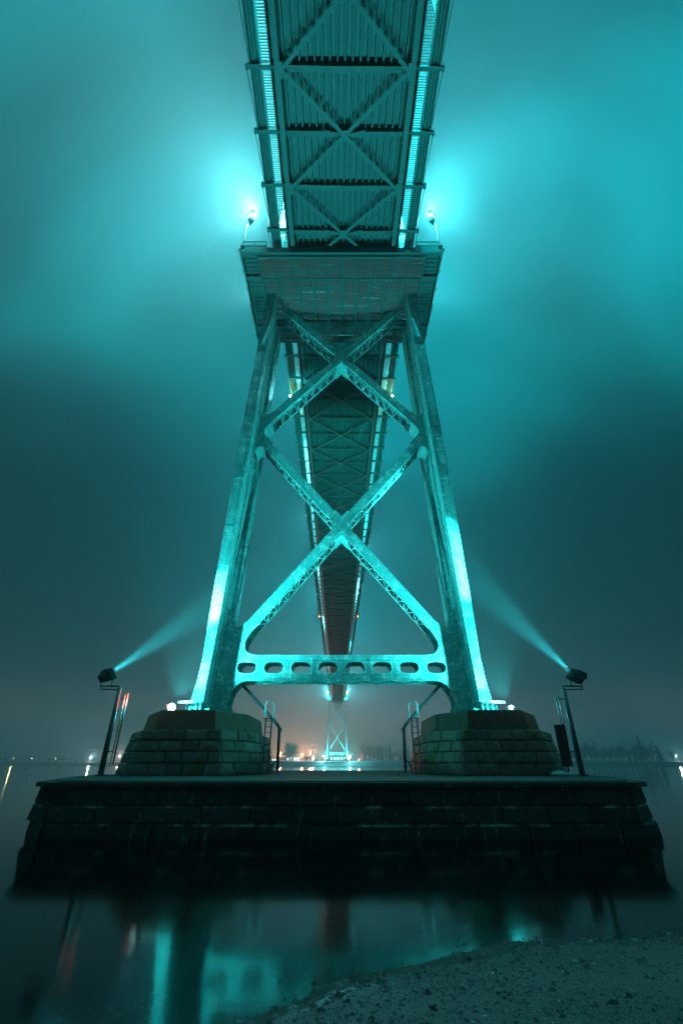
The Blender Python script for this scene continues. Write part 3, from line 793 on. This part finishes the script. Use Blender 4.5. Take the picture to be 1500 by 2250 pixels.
gantry('rusty gantry behind the tower legs at the rear of the platform', 31.75, 33.15, 6.9, PZ - .62)

# ================================================================== LAMPS
def flood_head(parent, loc, aim, size=(.62, .40, .30), mat='lamp_grey', em='em_teal', lens=True):
    """floodlight body: tapered box with hood and lens, facing aim"""
    w_, h_, d_ = size
    m = MB(); b = [(-w_ / 2, -h_ / 2), (w_ / 2, -h_ / 2), (w_ / 2, h_ / 2), (-w_ / 2, h_ / 2)]
    m.v = [(x * .55, y * .55, d_) for x, y in b] + [(x * .95, y * .95, d_ * .35) for x, y in b] + [(x, y, 0) for x, y in b] + [(x * .9, y * .9, .03) for x, y in b]
    m.f = [(0, 1, 2, 3)] + [(r * 4 + i, r * 4 + (i + 1) % 4, r * 4 + 4 + (i + 1) % 4, r * 4 + 4 + i) for r in range(3) for i in range(4)]
    q = Vector(aim).to_track_quat('-Z', 'Y').to_euler()
    o = m.build('lamp_head', mat, parent); o.location = loc; o.rotation_euler = q
    if lens:
        l = MB(); l.v = [(x * .88, y * .88, .028) for x, y in b]; l.f = [(0, 1, 2, 3)]; l.build('lens', em, o)
    return o

# tall masts on the platform corners
for s_, lab, c in ((-1, 'slim mast with two floodlights on the left front corner of the platform', PALE), (1, 'slim mast with two floodlights on the right front corner of the platform', TEAL)):
    t = thing('floodlight_mast', lab, 'floodlight mast', (s_ * 8.72, 23.75, PZ + .5), group='floodlight masts on the near platform')
    MB().tube([(0, 0, 0), (0, 0, 1.2), (0, 0, 4.3), (0, 0, 5.7)], .085, 8, .045).build('pole', 'lamp_grey', t, True)
    MB().box(-.18, .18, -.18, .18, -.05, .04).build('foot_plate', 'lamp_grey', t)
    for z, aim in ((5.55, (-s_ * .55, .55, .62)), (4.35, (-s_ * .55, .65, .45))):
        MB().bar((0, 0, z - .1), (-s_ * .16, .04, z), .05, .05).build('arm', 'lamp_grey', t)
        flood_head(t, (-s_ * .34, .18, z), aim, (.62, .52, .30))
        a = Vector(aim).normalized()
        p_ = Vector((-s_ * .34, .18, z)) + a * .30
        if z > 5: spot_light('flood_light', t, p_, p_ + Vector((s_ * .62, -.12, .78)), MAST_W * .97, c, 180, 1.0, .12)
        else: point_light('flood_light', t, p_, MAST_W * .008, c, .12)

    # its twin at the rear corner
    t = thing('floodlight_mast', 'slim floodlight mast on the %s rear corner of the platform behind the tower' % ('left' if s_ < 0 else 'right'), 'floodlight mast', (s_ * 8.72, 33.3, PZ + .5), group='floodlight masts on the near platform')
    MB().tube([(0, 0, 0), (0, 0, 1.2), (0, 0, 4.3), (0, 0, 5.7)], .085, 8, .045).build('pole', 'lamp_grey', t, True)
    for z, aim in ((5.55, (-s_ * .55, -.55, .62)), (4.35, (-s_ * .2, .85, .45))):
        MB().bar((0, 0, z - .1), (-s_ * .16, 0, z), .05, .05).build('arm', 'lamp_grey', t)
        flood_head(t, (-s_ * .34, 0, z), aim, (.62, .52, .30))
        p_ = Vector((-s_ * .34, 0, z)) + Vector(aim).normalized() * .30
        if z > 5: spot_light('flood_light', t, p_, p_ + Vector((s_ * .8, .1, .3)), 130000, c, 180, 1.0, .12)
    # floodlight at the back of each pedestal, aimed up under the next span
    t = thing('pedestal_floodlight', 'hidden floodlight behind the %s tower leg, aimed up under the far span' % ('left' if s_ < 0 else 'right'), 'floodlight', (s_ * 8.9, 33.75, BASE))
    MB().box(-.16, .16, -.16, .16, .002, .05).tube([(0, 0, .04), (0, 0, .42)], .035, 8).build('stand', 'galv', t)
    flood_head(t, (0, 0, .6), (-s_ * .14, .6, .78), (.5, .4, .3), 'galv')
    a = Vector((-s_ * .17, .62, .75)); spot_light('flood_light', t, Vector((0, 0, .6)) + a * .1, Vector((0, 0, .6)) + a * 3, 45000, (.03, .86, .78), 52, .8, .1)

# posts at the pier edge
def beam_post(s_, lab, target, two):
    t = thing('lamp_post', lab, 'lamp post', (s_ * 10.54, 23.0, TOP))
    MB().tube([(0, 0, 0), (0, 0, 2.0), (0, 0, 3.62)], .125, 10, .085).build('pole', 'galv', t, True)
    MB().box(-.2, .2, -.2, .2, 0.002, .06).build('base_plate', 'galv', t)
    MB().tube([(0, 0, 3.5), (0, 0, 3.68), (s_ * .08, 0, 3.72), (s_ * .95, 0, 3.70)], .035, 8).tube([(0, 0, 3.55), (s_ * .95, 0, 3.58)], .028, 8).build('arm', 'galv', t)
    MB().tube([(s_ * .42, 0, 3.66), (s_ * .44, 0, 4.15)], .028, 8).tube([(s_ * .93, 0, 3.62), (s_ * .93, 0, 4.22), (s_ * .74, 0, 4.28)], .028, 8).build('yoke', 'galv', t)
    # ladder beside the pole
    ld = MB(); lx = -s_ * .30
    for dx in (-.0, -s_ * .13): ld.bar((lx + dx, .05, .45 if s_ < 0 else 1.3), (lx + dx, .05, 3.3), .035, .03, (0, 1, 0))
    z = .7 if s_ < 0 else 1.4
    while z < 3.25: ld.bar((lx, .05, z), (lx - s_ * .13, .05, z), .02, .02); z += .22
    ld.bar((0, 0, .95), (lx, .05, .95), .03, .05); ld.bar((0, 0, 3.15), (lx, .05, 3.15), .03, .05)
    ld.build('ladder', 'galv', t)
    if s_ > 0: MB().box(-.72, -.28, .10, .22, .36, 2.05).bar((-.5, .16, .36), (-.5, .16, .15), .06, .06, (0, 1, 0)).build('ladder_guard', 'lamp_black', t)
    else: MB().bar((-lx * 0 + .42, .05, .45), (.42, .05, 3.4), .05, .05, (0, 1, 0)).build('conduit', 'galv', t)
    aim = Vector(target) - Vector((s_ * 11.1, 23.0, TOP + 4.3)); a = aim.normalized()
    hl = Vector((s_ * .58, 0, 4.32))
    h = flood_head(t, hl - a * .05, a, (.66, .55, .52), 'lamp_black', 'em_teal')
    if two: flood_head(t, (s_ * .92, .22, 4.28), Vector((-s_ * .7, .9, .35)), (.46, .46, .42), 'lamp_black')
    spot_light('wash_light', t, hl + a * .08, hl + Vector((-s_ * 3.6, 5, 9.5)), 8500, CYAN, 58, 1.0, .10)
    spot_light('beam_light', t, hl + a * .06, hl + a * 5, BEAM_W, BEAM, 22, 1.0, .08)
    return t
beam_post(-1, 'grey lamp post with one black floodlight on the left end of the pier', (-7.9, 28.0, 9.0), False)
beam_post(1, 'grey lamp post with two black floodlights and ladder on the right end of the pier', (7.9, 28.0, 11.2), True)

# floodlights on the pedestals beside the legs
for s_, lab, em, wt in ((-1, 'dazzling floodlight on the pedestal outside the left tower leg', 'em_teal', 1.25), (1, 'small bright floodlight on the pedestal outside the right tower leg', 'em_white', 1.0)):
    t = thing('pedestal_floodlight', lab, 'floodlight', (s_ * 9.2, 26.45, BASE))
    MB().box(-.16, .16, -.16, .16, .002, .05).tube([(0, 0, .04), (0, 0, .28)], .035, 8).tube([(0, .75, .002), (0, .75, .30)], .035, 8).build('stand', 'galv', t)
    MB().bar((s_ * -.95, .95, .66), (s_ * -.10, .85, .62), .10, .12).build('arm', 'rail_white', t)
    
    aim = Vector((-s_ * .70, .05, .62))
    r_ = .20 if s_ < 0 else .10
    m = MB(); m.tube([(0, 0, .30), (0, 0, .18), (0, 0, .0)], .05, 12, r_ + .02, True); hd = m.build('lamp_head', 'galv', t); hd.location = (0, .75, .42); hd.rotation_euler = aim.to_track_quat('-Z', 'Y').to_euler()
    bm2 = bmesh.new(); bmesh.ops.create_uvsphere(bm2, u_segments=14, v_segments=8, radius=r_)
    me = bpy.data.meshes.new('lens'); bm2.to_mesh(me); bm2.free(); me.materials.append(M[em]); le = link('lens', me, t, (s_ * .10, .52, .33))
    p_ = Vector((0, .02, .60)) + Vector((-s_ * .2, 0, .12))
    spot_light('flood_light', t, p_, p_ + Vector((-s_ * .38, .16, 1)), FLOOD_W * wt, CYAN, 116, .7, .10)
    point_light('glare_light', t, (s_ * .10, .20, .27), 600 if s_ < 0 else 250, CYAN, .05)
    spot_light('wash_light', t, p_ + Vector((0, 0, .02)), p_ + Vector((-s_ * .9, .35, .35)), 2600, CYAN, 150, .9, .10)
# red beacon on the left pedestal
t = thing('red_beacon', 'small red beacon beside the dazzling left floodlight', 'beacon', (-8.85, 25.0, BASE))
MB().tube([(0, 0, .002), (0, 0, .22)], .03, 8).build('stem', 'galv', t)
bm2 = bmesh.new(); bmesh.ops.create_uvsphere(bm2, u_segments=10, v_segments=6, radius=.03); me = bpy.data.meshes.new('globe'); bm2.to_mesh(me); bm2.free(); me.materials.append(M['em_beacon'])
link('globe', me, t, (0, 0, .24)); spot_light('beacon_light', t, (-.05, -.08, .25), (-1.69, -2.0, .35), 12000, (1, .08, .05), 26, .9, .03)

# access ladders with white hoops, and drain pipes
for s_ in (-1, 1):
    side = 'left' if s_ < 0 else 'right'
    t = thing('access_ladder', f'steel ladder with white hooped handrails on the inner face of the {side} pedestal', 'ladder', (s_ * 3.92, 26.9, TOP))
    for dx in (-.16, .16):
        MB().bar((dx, 0, .02), (dx, 0, 2.62), .07, .05, (0, 1, 0)).build('rail', 'galv', t)
    z = .25
    rung = MB().tube([(-.16, 0, 0), (.16, 0, 0)], .018, 6).mesh('rung', 'galv')
    while z < 2.6: link('rung', rung, t, (0, 0, z)); z += .28
    MB().box(-.30, .30, -.06, .14, 2.60, 2.64).build('top_step', 'galv', t)
    for yy in (0.0, .34):
        pts_ = [(-.24, yy, 2.62), (-.24, yy, 3.28)] + [(-.24 * math.cos(R(a)), yy, 3.28 + .24 * math.sin(R(a))) for a in range(20, 180, 20)] + [(.24, yy, 3.28), (.24, yy, 2.62)]
        MB().tube(pts_, .028, 8).build('handrail_hoop', 'rail_white', t, True)
    t = thing('drain_pipe', f'dark drain pipe running from the strut down past the {side} ladder', 'pipe', (s_ * 3.8, 31, TOP))
    px_ = [(s_ * 2.55, 0, 4.92), (s_ * .12, 0, 2.55), (s_ * .02, 0, 2.38), (0, 0, .32), (0, 0, .18)]
    MB().tube(px_, .095, 10).build('pipe_run', 'pipe', t, True)
    MB().tube([(0, 0, 2.42), (0, 0, 2.22)], .125, 10).build('collar', 'pipe', t)
    MB().tube([(0, 0, .62), (s_ * .22, 0, .60), (s_ * .30, 0, .30)], .05, 8).build('branch', 'pipe', t)
    MB().tube([(0, 0, .002), (0, 0, .17)], .06, 8).build('outlet', 'pipe', t)
# debris on the pier
deb = thing('rubbish_bag', 'small crumpled bag beside the right lamp post on the pier', 'bag', (9.9, 23.9, TOP))
m = MB(); rng = random.Random(2); n = 9
for r in range(5):
    for i in range(n):
        a = 6.283 * i / n; rr_ = (.22, .27, .24, .16, .04)[r] * rng.uniform(.8, 1.2); m.v.append((rr_ * math.cos(a) * 1.5, rr_ * math.sin(a), (.003, .05, .12, .18, .21)[r]))
for r in range(4):
    for i in range(n): m.f.append((r * n + i, r * n + (i + 1) % n, r * n + n + (i + 1) % n, r * n + n + i))
m.f += [tuple(reversed(range(n))), tuple(4 * n + i for i in range(n))]
m.build('bag_body', 'rail_white', deb)

# lamps along the deck edges beyond the tower
def deck_pt(x, y): return (0.08 + x - math.sin(R(.5)) * (y - 30.6), y, 40.3 + SLOPE * (y - 30.6))
for s_, y, lab, em, c, pw in ((-1, 43.0, 'greenish lamp under the left deck edge just past the tower', 'em_green', (.6, 1, .45), 260), (1, 43.0, 'greenish lamp under the right deck edge just past the tower', 'em_green', (.6, 1, .45), 300),
                          (-1, 150.0, 'tiny red lamp on the left edge of the distant deck', 'em_red', (1, .1, .05), 0), (1, 150.0, 'tiny red lamp on the right edge of the distant deck', 'em_red', (1, .1, .05), 0)):
    X, Y, Z = deck_pt(s_ * 6.42, y)
    t = thing('deck_lamp', lab, 'lamp', (X, Y, Z + .3), group='lamps on the deck edge')
    MB().bar((-s_ * .12, 0, .1), (0, 0, .1), .08, .08).tube([(0, 0, .12), (0, 0, -.25)], .05, 8).build('bracket', 'deck', t)
    r_ = .10 if pw else .13
    bm2 = bmesh.new(); bmesh.ops.create_uvsphere(bm2, u_segments=10, v_segments=6, radius=r_); me = bpy.data.meshes.new('globe'); bm2.to_mesh(me); bm2.free(); me.materials.append(M[em])
    link('globe', me, t, (0, 0, -.30))
    if pw: point_light('lamp_light', t, (s_ * .35, -.05, -.62), pw, c, .06)

# unseen lamps added above the roadway to light the fog beside the deck
for k, (s_, y, pw, c) in enumerate(((-1, 4, .35, PALE), (1, 10, .35, TEAL), (-1, 52, .55, PALE), (1, 66, .5, TEAL), (-1, 92, .8, PALE), (1, 112, 1.0, PALE), (-1, 150, 1.0, PALE), (1, 190, .9, TEAL), (-1, 240, .9, PALE), (1, 300, .9, TEAL))):
    X, Y, Z = deck_pt(s_ * 5.9, y)
    nth = ('nearest', 'second', 'third', 'fourth', 'fifth')[k // 2]
    t = thing('fog_glow_lamp', 'unseen fog-glow lamp added above the deck, %s on the %s side' % (nth, 'left' if s_ < 0 else 'right'), 'street lamp', (X, Y, Z + .95), group='unseen lamps added above the bridge roadway')
    MB().tube([(0, 0, 0), (0, 0, 7.4)], .09, 8, .05).build('pole', 'lamp_grey', t)
    MB().tube([(0, 0, 7.35), (-s_ * .9, 0, 7.75), (-s_ * 1.9, 0, 7.8)], .04, 6).build('arm', 'lamp_grey', t)
    MB().box(-s_ * 1.6, -s_ * 2.3, -.15, .15, 7.78, 7.95).build('lamp_head', 'lamp_grey', t)
    point_light('lamp_light', t, (-s_ * 1.95, 0, 7.55), ROAD_W * pw, (.14, .78, .86) if c == PALE else (.0, .74, .86), .15)

# ================================================================== FAR TOWER
FX, FY, FB, FS = -3.6, 425.0, 4.2, 1.2
ft = copy_tree(tower, None, ('rivet', 'lacing_bar', 'stiffener', 'splice_plate'))
tag(ft, 'small far bridge tower lit cyan at the other end of the deck', 'tower'); ft.location = (FX, FY, FB); ft.scale = (1, 1, FS)
fp = copy_tree(plat, None, ('baluster', 'soffit_sheet', 'tie_rod'))
tag(fp, 'far platform round the distant tower under the deck', 'platform'); fp.location = (FX, FY - 2.6, FB + (PZ - BASE) * FS)
fpier = build_pier('stone_pier', 'low dark pier carrying the far tower by the opposite shore', False); fpier.location = (FX, FY, WATER); fpier.scale = (1.1, .7, 2.4)
for s_ in (-1, 1):
    side = 'left' if s_ < 0 else 'right'
    q = build_pedestal(s_, f'plain pedestal under the {side} leg of the far tower', False); q['group'] = 'pedestals of the far tower'
    q.location = (FX + s_ * 7.5, FY - 1.1, 1.4)
    t = thing('floodlight_mast', f'tiny bright floodlight mast on the {side} side of the far platform', 'floodlight mast', (FX + s_ * 8.75, FY - 6.8, FB + (PZ - BASE) * FS + .5), group='floodlight masts on the far platform')
    MB().tube([(0, 0, 0), (0, 0, 5.6)], .12, 6).build('pole', 'lamp_grey', t)
    bm2 = bmesh.new(); bmesh.ops.create_uvsphere(bm2, u_segments=10, v_segments=6, radius=.55); me = bpy.data.meshes.new('lamp_globe'); bm2.to_mesh(me); bm2.free(); me.materials.append(M['em_teal'])
    link('lamp_globe', me, t, (0, 0, 5.2)); point_light('flood_light', t, (0, -.9, 5.6), 200000, TEAL, .2)
    t = thing('pedestal_floodlight', f'red-tinged lamp at the foot of the far tower, {side} leg', 'floodlight', (FX + s_ * 10.6, FY - 4.5, 4.25), group='lamps at the foot of the far tower')
    MB().tube([(0, 0, 0), (0, 0, 1.0)], .1, 6).build('stand', 'galv', t)
    bm2 = bmesh.new(); bmesh.ops.create_uvsphere(bm2, u_segments=10, v_segments=6, radius=.5); me = bpy.data.meshes.new('lamp_globe'); bm2.to_mesh(me); bm2.free(); me.materials.append(M['em_warm' if s_ < 0 else 'em_orange'])
    link('lamp_globe', me, t, (0, 0, 1.3)); point_light('flood_light', t, (-s_ * .3, -.2, 2.4), 60000, CYAN, .2)
    point_light('red_light', t, (0, -1.2, 1.3), 9000, (1, .2, .1), .2)

# ================================================================== FAR SHORE THINGS
def ball(r): 
    bm2 = bmesh.new(); bmesh.ops.create_uvsphere(bm2, u_segments=8, v_segments=6, radius=r); me = bpy.data.meshes.new('globe'); bm2.to_mesh(me); bm2.free(); return me
def shore_lamp(u, v, Y, em, rad, lab, watts=0, color=(1, 1, 1)):
    k = Y / 1150.0; x = (u - 750) * k; z = (1680 - v) * 0.00087 * Y
    ground = 2.0; z = max(z, ground + 1.5)
    t = thing('shore_lamp', lab, 'street lamp', (x, Y, ground), group='lamps along the far shore')
    MB().tube([(0, 0, -1.0), (0, 0, z - ground)], .12, 6, .07).build('pole', 'galv', t)
    me = ball(rad); me.materials.append(M[em]); link('globe', me, t, (0, 0, z - ground + rad * .8))
    if watts: point_light('lamp_light', t, (0, -rad * 2.5, z - ground + rad), watts, color, .3)
shore_lamp(22, 1669, 750, 'em_dim', .3, 'yellowish lamp on the far shore, leftmost of all', 3000, (1, .8, .3))
shore_lamp(62, 1669, 750, 'em_white', .28, 'bluish white lamp on the far left shore, second from the picture edge')
shore_lamp(115, 1669, 750, 'em_white', .35, 'faint white lamp on the far left shore, third from the picture edge')
shore_lamp(193, 1667, 700, 'em_white', .6, 'bright white lamp under the dock crane on the far left shore', 70000, (.8, .95, 1))
shore_lamp(221, 1665, 705, 'em_white', .4, 'white lamp at the right foot of the dock crane')
shore_lamp(257, 1665, 690, 'em_warm', .7, 'pinkish lamp on the far shore just left of the left pedestal', 130000, (1, .5, .4))
shore_lamp(614, 1660, 560, 'em_orange', .55, 'orange lamp on the far shore beside the left drain pipe', 260000, (1, .22, .1))
shore_lamp(663, 1662, 540, 'em_orange', .60, 'orange lamp on the far shore above the lit shed', 260000, (1, .22, .1))
shore_lamp(681, 1658, 520, 'em_orange', .45, 'orange-red lamp on the far shore left of the far tower', 240000, (1, .2, .1))
shore_lamp(687, 1669, 480, 'em_warm', .85, 'white lamp low on the far shore left of the far tower', 72000, (1, .7, .6))
shore_lamp(789, 1672, 470, 'em_red', .35, 'dim red lamp on the far shore right of the far tower', 24000, (1, .2, .1))
shore_lamp(1495, 1664, 520, 'em_dim', .5, 'white lamp behind the trees at the right edge of the far shore', 30000, (.8, .95, 1))
shore_lamp(1399, 1669, 540, 'em_warm', .25, 'tiny pink lamp among the dark trees on the right far shore')

def shed(name, lab, x, y, w_, d_, h, nwin):
    t = thing(name, lab, 'building', (x, y, 1.9))
    MB().box(-w_ / 2, w_ / 2, 0, d_, -1, h).build('wall', 'wall_far', t)
    r_ = MB(); r_.prism([(-w_ / 2 - .3, h), (w_ / 2 + .3, h), (w_ / 2 + .3, h + .25), (0, h + 1.1), (-w_ / 2 - .3, h + .25)], lambda a, b, t_: (a, t_, b), -.3, d_ + .3); r_.build('roof', 'roof_far', t)
    for i in range(nwin):
        cx = -w_ / 2 + w_ * (i + .5) / nwin
        f_ = MB().box(cx - w_ / nwin * .36, cx + w_ / nwin * .36, -.06, .05, h * .35, h * .8).build('window', 'roof_far', t)
        MB().box(cx - w_ / nwin * .31, cx + w_ / nwin * .31, -.10, -.061, h * .38, h * .77).build('pane', 'em_window', f_)
shed('shore_shed', 'low lit shed on the far shore left of the far tower', -45, 485, 13, 8, 4.2, 4)
shed('shore_shed', 'lit building on the far shore framed between the far tower legs', -3.0, 462, 15, 8, 4.6, 5)
shed('shore_shed', 'small lit shed on the far shore near the left drain pipe', -73, 540, 12, 8, 3.8, 3)

# dock crane on the far left shore
t = thing('dock_crane', 'faint arched dock crane on the far left shore', 'crane', (-322, 700, 2.2))
MB().bar((-24, 0, 15.2), (30, 0, 14.6), .8, .5).build('boom', 'galv', t)
for x0 in (-12, 4, 20):
    a_ = MB()
    for k in range(6):
        q0, q1 = R(180 * k / 6), R(180 * (k + 1) / 6)
        a_.bar((x0 - 7 * math.cos(q0), 0, -1 + 14 * math.sin(q0)), (x0 - 7 * math.cos(q1), 0, -1 + 14 * math.sin(q1)), .45, .45, (0, 1, 0))
    a_.bar((x0, 0, 12.8), (x0, 0, 15), .4, .4, (0, 1, 0)).build('arch', 'galv', t)
    MB().bar((x0 - 5, 0, -1), (x0 + 3, 0, 14.6), .35, .35, (0, 1, 0)).bar((x0 + 5, 0, -1), (x0 - 2, 0, 14.6), .35, .35, (0, 1, 0)).build('leg', 'galv', t)

# trees: a few shapes, each tree its own object
def tree_meshes(kind, seed):
    rng = random.Random(seed); tr, cr = MB(), MB()
    H = 1.0
    if kind == 'conifer':
        tr.tube([(0, 0, -.08), (0, 0, .5), (0, 0, .97)], .022, 6, .004)
        for k in range(26):
            z = .10 + .88 * k / 26; rad = .23 * (1 - z) ** .8 + .015
            for j in range(11):
                a = rng.uniform(0, 6.283); r1 = rad * rng.uniform(.6, 1.15)
                c = Vector((math.cos(a) * r1 * .6, math.sin(a) * r1 * .6, z - r1 * .10)); u = Vector((math.cos(a), math.sin(a), -.35)) * r1 * .5; s_ = Vector((-math.sin(a), math.cos(a), 0)) * (.02 + r1 * .16)
                n = len(cr.v); cr.v += [tuple(c - u - s_ * .5), tuple(c - u + s_ * .5), tuple(c + u + s_), tuple(c + u * 1.1 - s_)]; cr.f.append((n, n + 1, n + 2, n + 3))
    else:
        tr.tube([(0, 0, -.08), (.01, 0, .2), (.0, .01, .42), (.02, 0, .7)], .03, 7, .008)
        tips = []
        for k in range(16):
            z = rng.uniform(.16, .6); a = rng.uniform(0, 6.283); L = rng.uniform(.2, .42)
            p0 = Vector((0, 0, z)); p1 = p0 + Vector((math.cos(a) * L * .5, math.sin(a) * L * .5, L * .45)); p2 = p1 + Vector((math.cos(a + .4) * L * .35, math.sin(a + .4) * L * .35, L * .35))
            tr.tube([p0, p1, p2], .012, 5, .003); tips += [p1, p2]
            for q in range(3):
                d = Vector((rng.uniform(-1, 1), rng.uniform(-1, 1), rng.uniform(.1, 1))).normalized() * rng.uniform(.08, .16)
                tr.tube([p1.lerp(p2, q / 3), p1.lerp(p2, q / 3) + d], .005, 4, .0015, False); tips.append(p1.lerp(p2, q / 3) + d)
        nl = {'leafy': 26, 'bare': 6}[kind]
        for p in tips:
            for j in range(nl):
                c = p + Vector((rng.gauss(0, .055), rng.gauss(0, .055), rng.gauss(0, .05))); c.z = max(c.z, .05)
                u = Vector((rng.uniform(-1, 1), rng.uniform(-1, 1), rng.uniform(-1, 1))).normalized(); s_ = u.orthogonal().normalized()
                sc = rng.uniform(.010, .024) if kind == 'leafy' else rng.uniform(.006, .012)
                n = len(cr.v); cr.v += [tuple(c - u * sc), tuple(c + s_ * sc * .7), tuple(c + u * sc), tuple(c - s_ * sc * .7)]; cr.f.append((n, n + 1, n + 2, n + 3))
    return tr.mesh('trunk', 'bark'), cr.mesh('crown', 'leaf')
TM = {('leafy', i): tree_meshes('leafy', 20 + i) for i in range(3)}
TM.update({('bare', i): tree_meshes('bare', 40 + i) for i in range(2)})
TM.update({('conifer', i): tree_meshes('conifer', 60 + i) for i in range(2)})
rt = random.Random(9)
def tree(kind, u, Y, h, lab, group, wide=1.0):
    tm, cm = TM[(kind, rt.randrange(len([k for k in TM if k[0] == kind])))]
    t = thing('shore_tree', lab, 'tree', ((u - 750) * Y / 1150.0, Y, 2.2), (0, 0, rt.uniform(0, 6.28)), group)
    t.scale = (h * wide, h * wide, h)
    link('trunk', tm, t); link('crown', cm, t)
for k in range(20):
    tree(rt.choice(('leafy', 'leafy', 'bare')), 1268 + k * 9 + rt.uniform(-4, 4), rt.uniform(500, 540), rt.uniform(11, 16), 'dark rounded tree in the row on the right far shore', 'rounded trees on the right far shore', 1.15)
tree('leafy', 1305, 505, 19, 'broad dark tree at the left end of the row on the right far shore', 'tall trees on the right far shore', 1.2)
tree('conifer', 1420, 500, 24, 'pointed conifer standing above the row on the right far shore', 'tall trees on the right far shore', 1.1)
tree('bare', 1442, 500, 21, 'bare tree just right of the pointed conifer on the far shore', 'tall trees on the right far shore', 1.2)
tree('bare', 1400, 505, 22, 'tall bare tree just left of the pointed conifer on the far shore', 'tall trees on the right far shore', 1.1)
tree('conifer', 1458, 500, 15, 'small conifer right of the bare tree on the right far shore', 'tall trees on the right far shore', 1.2)
tree('bare', 1486, 500, 13, 'thin bare tree against the white lamp at the right picture edge', 'tall trees on the right far shore', 1.2)
for k in range(24):
    tree(rt.choice(('bare', 'bare', 'conifer', 'leafy')), 792 + k * 4.6 + rt.uniform(-2, 2), rt.uniform(470, 520), rt.uniform(10, 18), 'tall thin tree in the misty wood right of the far tower', 'misty trees right of the far tower', .9)
tree('leafy', 634, 455, 13, 'round dark tree on the far shore left of the far tower', 'dark trees left of the far tower', 1.2)
tree('leafy', 640, 465, 16, 'taller dark tree behind the round one left of the far tower', 'dark trees left of the far tower', 1.0)
for k in range(9):
    tree('leafy', 606 + k * 11 + rt.uniform(-3, 3), rt.uniform(450, 500), rt.uniform(3, 5), 'low bush on the bank left of the far tower', 'bank bushes left of the far tower', 1.5)
for k in range(26):
    tree(rt.choice(('leafy', 'leafy', 'conifer')), -30 + k * 12 + rt.uniform(-5, 5), rt.uniform(735, 780), rt.uniform(5, 10), 'low dark tree in the line along the left far shore', 'trees along the left far shore', 1.4)

# ================================================================== HAZE
hz = MB().box(-2700, 2700, -320, 2700, -12, 108)
hm = bpy.data.materials.new('haze_air'); hm.use_nodes = True; nt = hm.node_tree; nt.nodes.clear()
ho = nt.nodes.new('ShaderNodeOutputMaterial'); pv = nt.nodes.new('ShaderNodeVolumePrincipled')
pv.inputs['Color'].default_value = (0.50, 0.95, 1.0, 1); pv.inputs['Density'].default_value = HAZE; pv.inputs['Anisotropy'].default_value = 0.30
nt.links.new(pv.outputs[0], ho.inputs['Volume'])
try:
    hm.cycles.homogeneous_volume = True
    hm.cycles.volume_sampling = 'MULTIPLE_IMPORTANCE'
except Exception: pass
ho_ = hz.build('haze', hm); ho_['kind'] = 'stuff'; ho_['label'] = 'thin night fog filling the air'; ho_['category'] = 'fog'
